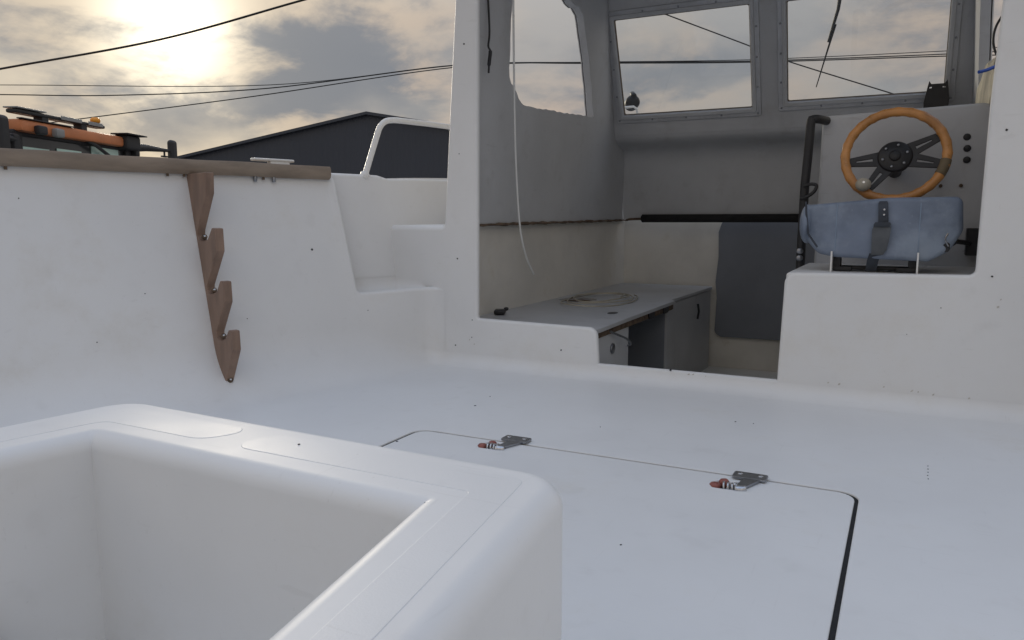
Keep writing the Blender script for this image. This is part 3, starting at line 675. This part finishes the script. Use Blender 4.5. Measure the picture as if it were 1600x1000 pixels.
tube('latch_hook', crom([(-0.952, 2.66, 0.135), (-0.945, 2.72, 0.115), (-0.93, 2.79, 0.090), (-0.925, 2.83, 0.065), (-0.94, 2.835, 0.055)], 4), 0.0045, CHROMED, bench, 8)
cyl('latch_eye', (-0.960, 2.71, 0.062), (-0.952, 2.71, 0.062), 0.020, CHROMED, bench, 16, 0.002)
tube('latch_eye', [(-0.951, 4.02, 0.10), (-0.945, 4.02, 0.06), (-0.951, 4.02, 0.02)], 0.006, BLKM, bench, 6)
blob('raw_hole', (-1.38, 3.385, 0.150), (0.10, 0.13, 0.004), RAW, bench)

# ---------------- helm: ledge, console, wheel, grab bar
ledge = fin(sheet('seat_ledge', round_poly([(-0.306, 2.456), (0.30, 2.456), (0.30, 3.01), (-0.306, 3.01)], 0.004, 2), [], planeZ(0.3855), GEL, boat, lip=0.010, depth=0.68))
cs = round_poly([(-0.281, 0.30), (-0.281, 0.902), (0.216, 0.918), (0.242, 0.885), (0.250, 0.30)], [0, 0.018, 0.02, 0.02, 0], 4)
con = fin(sheet('helm_console', cs, [], lambda x, z: ((x, 3.0 + 0.10 * max(0, z - 0.4), z), (0, -1, 0)), GREYP, boat, lip=0.012, depth=0.90)); con['label'] = 'grey helm console carrying the steering wheel'
for x, z in ((0.164, 0.818), (0.167, 0.780), (0.168, 0.742)): 
    y = 3.0 + 0.1 * (z - 0.4); cyl('gauge_hole', (x, y - 0.0025, z), (x, y + 0.004, z), 0.0115, BLACK, con, 18, 0.001)
for x, z in ((0.096, 0.657), (0.156, 0.657)):
    y = 3.0 + 0.1 * (z - 0.4); cyl('screw_hole', (x, y - 0.002, z), (x, y + 0.004, z), 0.006, RAW, con, 12)
gp = [(-0.276, 3.03, 0.893), (-0.300, 2.985, 0.896), (-0.316, 2.975, 0.895), (-0.323, 2.972, 0.886), (-0.326, 2.97, 0.80), (-0.331, 2.97, 0.70), (-0.333, 2.97, 0.66), (-0.334, 2.97, 0.55), (-0.335, 2.97, 0.38), (-0.336, 2.97, 0.10)]
gb = fin(tube('grab_bar', crom(gp, 5), 0.0155, BLKM, boat, 12)); gb['label'] = 'black grab bar beside the helm console'
tube('bar_loop', crom([(-0.335, 2.955, 0.66), (-0.31, 2.95, 0.668), (-0.292, 2.95, 0.662), (-0.30, 2.95, 0.640), (-0.325, 2.95, 0.622), (-0.345, 2.95, 0.618)], 5), 0.006, BLKM, gb, 8)
cyl('bar_bolt', (-0.336, 2.93, 0.405), (-0.336, 2.955, 0.405), 0.011, CHROMED, gb, 10, 0.002)
cyl('bar_bolt', (-0.336, 2.93, 0.43), (-0.336, 2.955, 0.43), 0.011, CHROMED, gb, 10, 0.002)
# steering wheel
wc = Vector((-0.047, 2.895, 0.748)); tilt = R(17)
wx = Vector((1, 0, 0)); wy = Vector((0, math.sin(tilt), math.cos(tilt))); wn_ = wx.cross(wy) * 1.0   # wy up the wheel, wn aft
if wn_.y > 0: wn_ = -wn_
RW = 0.151
hub = fin(cyl('steering_wheel', wc - wn_ * 0.012, wc + wn_ * 0.014, 0.053, BLACK, boat, 36, 0.006)); hub['label'] = 'wood rimmed steering wheel with black slotted spokes'
cyl('wheel_boss', wc + wn_ * 0.013, wc + wn_ * 0.022, 0.018, BLKM, hub, 24, 0.004)
cyl('steering_column', wc - wn_ * 0.14, wc - wn_ * 0.010, 0.022, BLACK, hub, 20)
rim = bmesh.new()
tube_bm(rim, [wc + (wx * math.cos(a_) + wy * math.sin(a_)) * (RW) + wn_ * 0.020 for a_ in [2 * math.pi * k / 72 for k in range(72)]], [0.0150 + 0.0012 * math.cos(k * 2 * math.pi / 72 * 24) for k in range(72)], 14, False, True)
link('wheel_rim', rim, VARN, hub)
def seg_tube(a0, a1, r, nm, m):
    tube(nm, [wc + (wx * math.cos(a_) + wy * math.sin(a_)) * (RW - 0.001) + wn_ * 0.0205 for a_ in [R(a0 + (a1 - a0) * k / 8) for k in range(9)]], r, m, hub, 12)
seg_tube(-28, -8, 0.0166, 'worn_rim_patch', WORN)
for ang in (26, -13, 188, 236):
    d = wx * math.cos(R(ang)) + wy * math.sin(R(ang)); e = wx * -math.sin(R(ang)) + wy * math.cos(R(ang))
    o_out = [(0.045, -0.024), (0.140, -0.013), (0.140, 0.013), (0.045, 0.024)]
    slot = [(0.066, -0.006), (0.118, -0.0035), (0.118, 0.0035), (0.066, 0.006)]
    def smp(u_, v_, d=d, e=e): return wc + d * u_ + e * v_ + wn_ * (0.006 + 0.10 * max(0, u_ - 0.05)), wn_
    sheet('wheel_spoke', o_out, [slot], smp, BLKM, hub, lip=0.0015, depth=0.004, seg=2)
for k in range(6):
    a_ = R(k * 60 + 18); q = wc + (wx * math.cos(a_) + wy * math.sin(a_)) * 0.038 + wn_ * 0.012
    cyl('hub_bolt', q, q + wn_ * 0.006, 0.0045, CHROMED, hub, 8, 0.001)
a_ = R(231); kq = wc + (wx * math.cos(a_) + wy * math.sin(a_)) * (RW - 0.012) + wn_ * 0.045
blob('wheel_knob', kq, (0.0245, 0.0245, 0.022), BEIGE, hub); cyl('knob_stem', kq - wn_ * 0.03, kq - wn_ * 0.012, 0.014, BLACK, hub, 14)
cyl('knob_screw', kq + wn_ * 0.022 + Vector((0.002, 0, 0)), kq + wn_ * 0.0245 + Vector((0.002, 0, 0)), 0.004, CHROME, hub, 10)
# throttle lever behind the seat
th = fin(blob('throttle_knob', (0.125, 2.78, 0.478), (0.021, 0.021, 0.019), BLACK, boat)); th['label'] = 'black throttle knob at the right of the helm'
tube('throttle_lever', [(0.125, 2.79, 0.478), (0.17, 2.90, 0.47), (0.20, 3.0, 0.46)], 0.008, BLKM, th, 8)
box('throttle_box', (0.205, 2.985, 0.47), (0.05, 0.05, 0.09), BLKM, th)
# thin cream plate on the wall below the cut starboard window
bm = bmesh.new(); bmesh.ops.create_icosphere(bm, subdivisions=4, radius=1.0)
for v_ in bm.verts:
    k = 1 + random.uniform(-0.05, 0.05) + 0.12 * math.sin(v_.co.y * 7 + 1) * math.cos(v_.co.z * 6); v_.co *= k
bmesh.ops.transform(bm, matrix=Matrix.Translation((0.233, 3.40, 0.985)) @ Matrix.Diagonal((0.016, 0.50, 0.12, 1)), verts=bm.verts[:])
fo_ = fin(link('cream_patch', bm, CREAMP, boat)); fo_['label'] = 'cream patch under the starboard window'

# ---------------- wooden rod rack on the port bulwark
ra = R(16); rt_ = Vector((math.sin(ra), math.cos(ra), 0)); rn = Vector((math.cos(ra), -math.sin(ra), 0)); rb = Vector((-1.866, 1.659, 0))
prof = [(0.000, 0.030), (-0.174, 0.684), (-0.008, 0.684), (-0.012, 0.622), (-0.082, 0.512), (-0.085, 0.494), (-0.070, 0.480), (-0.048, 0.477), (-0.018, 0.484), (0.012, 0.519), (0.034, 0.518), (0.037, 0.450), (-0.038, 0.344), (-0.040, 0.328), (-0.025, 0.318), (-0.004, 0.318), (0.026, 0.330), (0.048, 0.362), (0.069, 0.361), (0.072, 0.300), (0.010, 0.204), (0.010, 0.188), (0.024, 0.180), (0.040, 0.180), (0.064, 0.188), (0.086, 0.217), (0.106, 0.216), (0.109, 0.158), (0.042, 0.034)]
# keep the back edge on the wall
rack = fin(prism('rod_rack', prof, rb - rt_ * 0.0, rn, (0, 0, 1), rt_, 0.027, WOODR, boat, 0.003)); rack['label'] = 'notched brown wooden rod rack fixed to the port bulwark'
for u_, z_ in ((-0.058, 0.487), (-0.012, 0.325), (0.034, 0.188), (0.030, 0.060)):
    q = rb + rn * (u_ - 0.006) + rt_ * 0.0135 + Vector((0, 0, z_ + 0.004))
    if z_ < 0.1: q = rb + rn * (u_ + 0.028) + rt_ * 0.0135 + Vector((0, 0, z_))
    ax = (rn * 0.75 + Vector((0, 0, 0.5)) - rt_ * 0.1).normalized()
    cyl('rack_washer', q - ax * 0.004, q + ax * 0.003, 0.0085, RAW, rack, 14, 0.001); cyl('rack_screw', q, q + ax * 0.006, 0.0040, CHROME, rack, 10, 0.001)

# ---------------- specks, old screw holes and scuffs
bm = bmesh.new()
def speck(p, n, r, asp=1.0):
    n = Vector(n).normalized(); u_ = n.orthogonal().normalized(); v_ = n.cross(u_); a0 = random.uniform(0, 6.28); c = Vector(p) + n * 0.0012; pts = []
    for k in range(8):
        a_ = a0 + k * math.pi / 4; q = random.uniform(0.75, 1.2); pts.append(bm.verts.new(c + (u_ * math.cos(a_) * asp + v_ * math.sin(a_)) * r * q))
    b2 = [bm.verts.new(q.co - n * 0.0018) for q in pts]
    bm.faces.new(pts)
    for k in range(8): bm.faces.new((pts[k], b2[k], b2[(k + 1) % 8], pts[(k + 1) % 8]))
for x, z, r in ((0.221, 0.779, 0.0032), (0.215, 0.392, 0.0032), (-1.434, 1.159, 0.003), (-1.458, 0.779, 0.002), (-1.469, 0.40, 0.003), (-1.481, 0.075, 0.003), (-1.408, 0.175, 0.002), (-1.41, 0.11, 0.002), (0.10, 0.30, 0.0015), (0.02, 0.22, 0.0012), (-0.66, 0.055, 0.0035), (-1.05, 0.09, 0.0028)): speck((x, YB, z), (0, -1, 0), r)
for k in range(13): speck((random.uniform(-1.5, 0.25), random.uniform(0.8, 2.35), 0.0002), (0, 0, 1), random.choice((0.0006, 0.0008, 0.0008, 0.0010, 0.0016)), random.uniform(1, 2.5))
for k in range(5): speck((0.075 + random.uniform(-0.003, 0.003), 1.80 + 0.024 * k, 0.0), (0, 0, 1), 0.0013)
speck((-0.585, 0.628, WZ + 0.0004), (0, 0, 1), 0.0010, 1.6)
for x, z, r in ((-0.832, 0.195, 0.0018), (-0.815, 0.178, 0.0009), (-0.834, 0.158, 0.0014), (-0.836, 0.140, 0.0018), (-0.818, 0.140, 0.0016), (-0.79, 0.115, 0.0011), (-0.52, 0.25, 0.001)): speck((x, 0.600, z), (0, -1, 0), r)
for s_, z_ in ((SR - 0.13, 0.44), (1.3, 0.5), (1.62, 0.6), (1.9, 0.33), (SR + 0.05, 0.18), (1.75, 0.15), (2.2, 0.2)):
    p, n = wall_map(s_, T(z_)); speck(p, n, 0.0016 if s_ != SR - 0.13 else 0.0042)
sp_ = fin(link('dirt_specks', bm, BLACK, boat, False)); sp_['kind'] = 'stuff'

bm = bmesh.new()
for k in range(4): speck((random.uniform(-0.25, 0.2), YB, random.uniform(0.05, 0.06)), (0, -1, 0), random.uniform(0.001, 0.0025), random.uniform(1, 3))
for x, z in ((-0.60, 0.045), (-0.585, 0.047), (-0.545, 0.045), (-0.18, 0.06), (-0.15, 0.058), (-0.03, 0.062), (-1.42, 0.10), (-1.40, 0.085), (0.24, 0.33), (0.235, 0.31)): speck((x, YB, z), (0, -1, 0), random.uniform(0.0015, 0.003), 1.6)
gm = fin(link('grime_marks', bm, GRIME, boat, False)); gm['kind'] = 'stuff'

# ================================================================== LOOSE THINGS ON BOARD
seat = empty('helm_seat', (-0.07, 2.66, 0.386)); tag(seat, 'worn blue vinyl helm seat with dark strap, on the white ledge', 'seat')
so = round_poly([(-0.282, 0.574), (-0.266, 0.490), (-0.232, 0.452), (-0.190, 0.444), (0.060, 0.436), (0.104, 0.462), (0.134, 0.515), (0.128, 0.596), (-0.05, 0.594)], [0.008, 0.02, 0.02, 0.01, 0.02, 0.03, 0.03, 0.008, 0], 5)
def seatmap(x, z):
    k = (x + 0.07) / 0.22; return (x, 2.535 + 0.03 * k * k + 0.10 * (z - 0.44) * 0.4 + 0.003 * math.sin(x * 47) * math.sin(z * 61), z), (0, -1, 0)
cu = sheet('cushion', so, [], seatmap, BLUE, seat, lip=0.014, depth=0.24, seg=6, xc=[-0.27 + 0.012 * k for k in range(34)], yc=[0.45 + 0.012 * k for k in range(12)])
tube('piping', [(-0.280, 2.547, 0.598), (-0.276, 2.540, 0.56), (-0.268, 2.540, 0.50), (-0.240, 2.540, 0.46)], 0.003, STRAP, seat, 8)
blob('side_bolster', (-0.280, 2.62, 0.53), (0.022, 0.09, 0.062), BLUE, seat)
for xs_ in (-0.19, 0.035): tube('seam', [(xs_, seatmap(xs_, z_)[0][1] - 0.0004, z_) for z_ in (0.45, 0.48, 0.52, 0.56, 0.592)], 0.0016, STRAPB, seat, 6)
def strip(name, pts, w_, th_, m, parent, wd=(1, 0, 0)):
    bm = bmesh.new(); rows = []; wd = Vector(wd)
    for p, ww in pts:
        p = Vector(p); rows.append([bm.verts.new(p + wd * (ww / 2)), bm.verts.new(p - wd * (ww / 2)), bm.verts.new(p - wd * (ww / 2) + Vector((0, th_, 0))), bm.verts.new(p + wd * (ww / 2) + Vector((0, th_, 0)))])
    for i in range(len(rows) - 1):
        for k in range(4): bm.faces.new((rows[i][k], rows[i][(k + 1) % 4], rows[i + 1][(k + 1) % 4], rows[i + 1][k]))
    bm.faces.new(rows[0]); bm.faces.new(rows[-1][::-1]); bmesh.ops.recalc_face_normals(bm, faces=bm.faces[:]); autosharp(bm, 35); return link(name, bm, m, parent)
strip('strap', [((-0.064, 2.534, 0.598), 0.020), ((-0.064, 2.530, 0.592), 0.026), ((-0.062, 2.530, 0.56), 0.027), ((-0.060, 2.530, 0.52), 0.027)], 0.027, 0.004, STRAP, seat)
strip('strap_tail', [((-0.062, 2.526, 0.524), 0.046), ((-0.064, 2.524, 0.516), 0.050), ((-0.066, 2.524, 0.48), 0.046), ((-0.068, 2.525, 0.455), 0.040), ((-0.072, 2.530, 0.440), 0.032)], 0.03, 0.006, STRAPG, seat)
strip('strap', [((-0.076, 2.530, 0.444), 0.034), ((-0.084, 2.55, 0.42), 0.032), ((-0.088, 2.57, 0.389), 0.030)], 0.03, 0.004, STRAP, seat)
strip('strap_fold', [((-0.062, 2.522, 0.536), 0.040), ((-0.063, 2.520, 0.530), 0.046), ((-0.064, 2.522, 0.523), 0.044)], 0.03, 0.007, STRAP, seat)
for z in (0.573, 0.558): cyl('strap_stud', (-0.060, 2.532, z), (-0.060, 2.5265, z), 0.0035, CHROME, seat, 10, 0.001)
for x in (-0.198, 0.036):
    sgn = 1 if x < 0 else -1
    box('seat_bracket', (x, 2.56, 0.417), (0.005, 0.05, 0.062), WHITEP, seat, bev=0.001)
    box('bracket_foot', (x + sgn * 0.028, 2.60, 0.394), (0.055, 0.06, 0.014), BLKM, seat, bev=0.003)
    box('bracket_arm', (x + sgn * 0.013, 2.60, 0.423), (0.022, 0.05, 0.055), BLKM, seat, bev=0.004)
box('seat_rail', (-0.08, 2.62, 0.396), (0.19, 0.05, 0.010), BLKM, seat, bev=0.002)
prism('recline_lever', round_poly([(0, 0), (0.062, 0.012), (0.060, 0.045), (0.040, 0.030)], 0.010, 3), (0.055, 2.555, 0.440), (1, 0, 0), (0, 0, 1), (0, 1, 0), 0.012, BLACK, seat, 0.002)
tube('lever_wire', crom([(0.108, 2.545, 0.505), (0.102, 2.545, 0.488), (0.112, 2.545, 0.468)], 4), 0.0028, CHROME, seat, 6)
box('seat_pan', (-0.225, 2.60, 0.446), (0.035, 0.06, 0.004), WHITEP, seat, bev=0.001)

o = tube('hanging_cable', crom([(-1.352, 2.66, 1.77), (-1.360, 2.680, 1.356), (-1.358, 2.685, 1.01), (-1.360, 2.702, 0.77), (-1.360, 2.736, 0.525), (-1.360, 2.794, 0.396), (-1.360, 2.868, 0.318)], 8), 0.0042, CABW, None, 8)
tag(o, 'white cable hanging down in front of the cut side window', 'cable')
o = tube('hanging_cable', crom([(-1.400, 2.53, 1.77), (-1.398, 2.54, 1.45), (-1.394, 2.545, 1.34), (-1.390, 2.548, 1.22), (-1.396, 2.55, 1.17), (-1.388, 2.55, 1.15), (-1.394, 2.552, 1.11), (-1.398, 2.555, 1.075)], 6), [0.004] * 30 + [0.007] * 8 + [0.004] * 5, BLACK, None, 8)
tag(o, 'short frayed black cable hanging beside the left door post', 'cable')
bm = bmesh.new(); pts = []
for k in range(90):
    a_ = k / 90 * 3.2 * 2 * math.pi; f = k / 90; pts.append((-1.27 + (0.10 + 0.06 * f) * math.cos(a_) + 0.02 * f, 3.42 - 0.08 * f + (0.16 + 0.16 * f) * math.sin(a_), 0.170 + 0.012 * (1 - f) + 0.004 * math.sin(a_ * 2.3)))
o = tube('wire_coil', pts, 0.0030, BEIGE, None, 6); tag(o, 'loose coil of thin wire lying on the grey bench', 'wire')
bm = bmesh.new(); box_bm(bm, (-1.43, 2.70, 0.176), (0.045, 0.06, 0.018), Matrix.Rotation(0.4, 3, 'Z'), 0.006, 2); box_bm(bm, (-1.42, 2.735, 0.184), (0.018, 0.024, 0.014), Matrix.Rotation(0.2, 3, 'Z'), 0.006, 2)
tag(link('scrap_block', bm, BLKM), 'small dark scrap block at the aft end of the grey bench', 'scrap')
# black bracket on the dash
br_ = empty('screen_bracket', (0.088, 3.90, 0.99)); tag(br_, 'black plastic instrument bracket standing under the right windscreen pane', 'bracket')
sheet('bracket_plate', [(0.038, 0.985), (0.128, 0.985), (0.132, 1.06), (0.124, 1.118), (0.122, 1.140), (0.112, 1.125), (0.060, 1.125), (0.052, 1.138), (0.048, 1.118), (0.036, 1.05)],
      [[(0.053, 1.106), (0.064, 1.108), (0.064, 1.116), (0.053, 1.114)], [(0.104, 1.108), (0.116, 1.106), (0.116, 1.114), (0.104, 1.116)]], planeY(3.90), BLACK, br_, lip=0.001, depth=0.006, seg=2)
box('bracket_base', (0.084, 3.92, 0.985), (0.085, 0.05, 0.02), BLACK, br_)
o = tube('cable_end', crom([(0.175, 2.90, 1.005), (0.196, 2.92, 1.012), (0.215, 2.94, 1.022), (0.24, 2.96, 1.035)], 4), 0.0055, CABB, None, 10); tag(o, 'blue cable end poking in beside the starboard window', 'cable')
o = tube('cable_loop', crom([(0.225, 2.80, 1.16), (0.205, 2.80, 1.12), (0.200, 2.80, 1.08), (0.21, 2.80, 1.04), (0.23, 2.80, 1.02)], 5), 0.0035, BLACK, None, 8); tag(o, 'thin black cable loop at the right door post', 'cable')
o = tube('black_hose', crom([(-0.865, 0.435, -0.34), (-0.862, 0.435, 0.03), (-0.850, 0.430, 0.072), (-0.820, 0.415, 0.082), (-0.795, 0.40, 0.065), (-0.785, 0.39, -0.34)], 6), 0.020, RUB, None, 14); tag(o, 'black rubber hose bend at the bottom of the motor well', 'hose')

# ================================================================== YARD: hangar
e_ = Vector((math.cos(R(12)), math.sin(R(12)), 0)); bkv = Vector((-e_.y, e_.x, 0)); A = Vector((-19.0, 24.9, 0)); ZA = 4.62; KP = math.tan(R(10)); HW = 13
hang = empty('hangar', (A.x, A.y, -1.5)); tag(hang, 'dark navy metal hangar with a low gable roof behind the boat', 'building')
for i in range(-HW, HW):
    bm = bmesh.new(); prev = None
    rib = [(0.0, 0), (0.11, 0), (0.135, 0.007), (0.195, 0.007), (0.22, 0), (0.25, 0)]
    xs = []
    for k in range(4): xs += [(k * 0.25 + u_, d_) for u_, d_ in rib[:-1]]
    xs.append((0.9985, 0))
    for u_, d_ in xs:
        s_ = i + u_; top = ZA - 0.10 - abs(s_) * KP; p = A + e_ * s_ - bkv * d_
        cur = (bm.verts.new((p.x, p.y, -1.5)), bm.verts.new((p.x, p.y, top)))
        if prev: bm.faces.new((prev[0], cur[0], cur[1], prev[1]))
        prev = cur
    link('cladding_panel', bm, CLAD, hang, False)
for sg in (-1, 1):
    bm = bmesh.new(); V8 = []
    for s_, zo in ((0, 0), (HW + 0.3, 0)):
        for b2 in (-0.15, 30):
            for t2 in (0, -0.10):
                p = A + e_ * s_ * sg + bkv * b2; V8.append(bm.verts.new((p.x, p.y, ZA - s_ * KP + t2)))
    for f in ((0, 2, 6, 4), (1, 5, 7, 3), (0, 4, 5, 1), (2, 3, 7, 6), (4, 6, 7, 5)): bm.faces.new([V8[k] for k in f])
    bmesh.ops.recalc_face_normals(bm, faces=bm.faces[:]); link('roof', bm, CLADT, hang, False)
    p0 = A + e_ * HW * sg; p1 = p0 + bkv * 30
    bm = bmesh.new(); z1 = ZA - HW * KP - 0.05; bm.faces.new([bm.verts.new(q) for q in ((p0.x, p0.y, -1.5), (p1.x, p1.y, -1.5), (p1.x, p1.y, z1), (p0.x, p0.y, z1))]); link('side_cladding', bm, CLAD, hang, False)
    bm = bmesh.new()
    q0 = A - bkv * 0.17; q1 = A + e_ * (HW + 0.3) * sg - bkv * 0.17
    bm.faces.new([bm.verts.new(q) for q in ((q0.x, q0.y, ZA + 0.02), (q1.x, q1.y, ZA + 0.02 - (HW + 0.3) * KP), (q1.x, q1.y, ZA - 0.09 - (HW + 0.3) * KP), (q0.x, q0.y, ZA - 0.09))]); link('gable_flashing', bm, CLADT, hang, False)

# ================================================================== YARD: orange utility truck
tr = empty('utility_truck', (-7.735, 4.589, -1.5), math.atan2(0.924, -0.383)); tag(tr, 'orange utility truck with roof light bar and amber beacon beyond the bulwark', 'truck')
def tb(name, c, s, m, bev=0.02, rot=None, par=None): return box(name, c, s, m, par or tr, rot, bev, 2)
W2 = 2.0
roof = tb('cab_roof', (1.0, 0.60, 2.970), (1.98, 1.34, 0.12), ORANGE, 0.03)
tb('roof_trim', (0.40, -0.055, 3.035), (0.80, 0.06, 0.012), DKBL, 0.006, None, roof)
tb('roof_visor', (1.0, 0.04, 2.905), (1.92, 0.06, 0.06), DKBL, 0.02, None, roof)
tb('roof_end', (1.86, -0.03, 2.97), (0.30, 0.18, 0.17), DKBL, 0.03, None, roof)
tb('roof_wing', (1.86, -0.06, 3.062), (0.42, 0.22, 0.016), DKBL, 0.005, None, roof)
for x in (0.24, 0.50): tb('work_light', (x, -0.10, 2.94), (0.13, 0.07, 0.09), GREYPL if x > 0.4 else DKBL, 0.02)
lb = tb('light_bar', (0.71, 0.02, 3.105), (1.42, 0.12, 0.040), DKBL, 0.015)
tb('bar_lens', (0.80, -0.055, 3.115), (0.34, 0.01, 0.04), GREYPL, 0.004, None, lb); tb('bar_lens', (1.22, -0.055, 3.115), (0.26, 0.01, 0.04), GREYPL, 0.004, None, lb)
tb('bar_top', (0.20, 0.02, 3.138), (0.42, 0.15, 0.014), GREYPL, 0.004, None, lb)
for x in (0.42, 1.05): tb('bar_foot', (x, 0.02, 3.06), (0.10, 0.10, 0.08), DKBL, 0.01, None, lb)
bc = cyl('beacon', (1.33, 0.02, 3.135), (1.33, 0.02, 3.205), 0.052, AMBER, tr, 20, 0.02)
for x in (0.05, 1.93): tb('cab_pillar', (x, 0.08, 2.40), (0.12, 0.16, 1.06), DKBL, 0.02)
for x in (0.05, 1.95): tb('cab_pillar', (x, 1.22, 2.40), (0.10, 0.12, 1.06), DKBL, 0.02)
tb('rear_wall', (1.0, 1.22, 2.40), (1.82, 0.05, 1.0), DKBL, 0.0)
wsn = tb('windscreen', (0.99, 0.05, 2.42), (1.80, 0.012, 1.0), SMOKED, 0.0)
for x0, x1, zt in ((0.10, 0.53, 2.775), (0.65, 1.06, 2.80), (1.24, 1.76, 2.895)):
    tb('glass_pane', ((x0 + x1) / 2, 0.036, (zt + 2.05) / 2), (x1 - x0, 0.010, zt - 2.05), SKYTEAL, 0.003, None, wsn)  # opaque panes, their pale teal stands in for sky seen through the cab
for x in (0.02, 1.98): tb('side_window', (x, 0.64, 2.45), (0.01, 1.02, 0.85), SKYTEAL, 0.0)
tb('cab_body', (1.0, 0.62, 1.45), (2.0, 1.32, 0.95), ORANGE, 0.06); tb('bumper', (1.0, -0.08, 0.85), (2.1, 0.22, 0.30), DKBL, 0.04)
for x in (0.25, 1.75): cyl('headlight', (x, -0.06, 1.28), (x, -0.01, 1.28), 0.11, GREYPL, tr, 20, 0.02)
tb('load_bed', (1.0, 2.9, 1.45), (2.1, 3.0, 0.55), GREYPL, 0.04); tb('chassis', (1.0, 2.3, 0.85), (0.9, 4.4, 0.25), DKBL, 0.03)
for x in (0.0, 2.0):
    for y in (0.75, 3.4):
        wl_ = cyl('wheel', (x - 0.14, y, 0.52), (x + 0.14, y, 0.52), 0.52, TYRE, tr, 28, 0.05); cyl('wheel_hub', (x - 0.15, y, 0.52), (x + 0.15, y, 0.52), 0.24, GREYPL, wl_, 20, 0.02)
tube('wiper', [(0.98, -0.02, 2.95), (1.22, -0.04, 2.88), (1.55, -0.02, 2.76), (1.75, 0.0, 2.66)], 0.020, DKBL, tr, 6)
for x0, sx2, zc, zm in ((2.0, 1, 2.93, 2.85), (0.0, -1, 2.80, 2.78)):
    ln_ = 0.93 if sx2 > 0 else 0.20
    ar = tube('mirror_arm', [(x0, 0.0, zc), (x0 + sx2 * ln_ * 0.3, -0.02, zc + 0.02), (x0 + sx2 * ln_ * 0.92, -0.02, zc + 0.03)], [0.055, 0.045, 0.018], DKBL, tr, 8)
    box('mirror', (x0 + sx2 * ln_, -0.02, zm), (0.15, 0.09, 0.52), DKBL, tr, None, 0.045, 4)
    box('arm_knuckle', (x0 + sx2 * 0.04, 0.0, zc - 0.02), (0.10, 0.12, 0.20), DKBL, tr, None, 0.03, 2)
    if sx2 > 0:
        tube('arm_lamp', [(x0 + 0.72, -0.02, zc + 0.02), (x0 + 0.72, -0.02, zc - 0.05)], 0.014, DKBL, ar, 6); box('lamp_foot', (x0 + 0.72, -0.02, zc - 0.055), (0.11, 0.05, 0.02), DKBL, ar, None, 0.005, 1)

tr.scale = (1, 1, 0.990)

# ================================================================== overhead wires
def wire(pts, r, label):
    pts = [Vector(p) for p in pts]
    c_ = crom(pts, 10); c_ = [c_[0] + (c_[0] - c_[1]).normalized() * 16] + c_ + [c_[-1] + (c_[-1] - c_[-2]).normalized() * 16]
    o = tube('overhead_wire', c_, r, WIRE, None, 6); tag(o, label, 'wire', 'overhead wires crossing the sky'); return o
wire([(-9.25, 5.39, 2.22), (-7.62, 6.22, 2.54), (-6.19, 6.95, 2.96)], 0.012, 'thick black overhead wire rising across the top left sky past the sun')
wire([(-24.71, 14.34, 4.53), (-17.46, 18.04, 4.53), (-12.36, 20.64, 5.12), (-8.74, 22.48, 5.20), (-4.45, 24.67, 5.27), (0.7, 27.29, 5.52), (2.15, 28.03, 5.63)], 0.012, 'uppermost thin overhead wire of the nearly level bundle behind the wheelhouse')
wire([(-22.68, 13.14, 3.94), (-19.82, 14.59, 3.92), (-16.01, 16.53, 4.11), (-11.33, 18.92, 4.73), (-8.02, 20.61, 4.78), (-4.07, 22.62, 4.81), (0.65, 25.02, 4.97), (1.99, 25.7, 5.0)], 0.016, 'dark overhead wire, lowest of the nearly level bundle seen through the windscreen')
wire([(-16.7, 11.69, 2.82), (-13.36, 13.39, 3.29), (-9.27, 15.48, 3.93), (-6.55, 16.87, 4.03), (-3.33, 18.51, 4.06), (0.53, 20.47, 4.21), (1.62, 21.03, 4.27)], 0.012, 'overhead wire climbing to the right above the amber beacon and hangar')
wire([(-4.02, 13.67, 4.09), (-2.6, 14.39, 3.52), (-2.04, 14.67, 3.28), (-0.35, 15.53, 2.72)], 0.011, 'black overhead wire slanting down to the right behind both windscreen panes')

# keep world positions of everything parented to the boat or to other placed roots whose meshes were built in world space
bpy.context.view_layer.update()
def fix(root):
    inv = Matrix.Translation(root.location).inverted()
    for ch in root.children:
        ch.matrix_parent_inverse = inv
for r_ in (boat, seat, br_, hang): fix(r_)
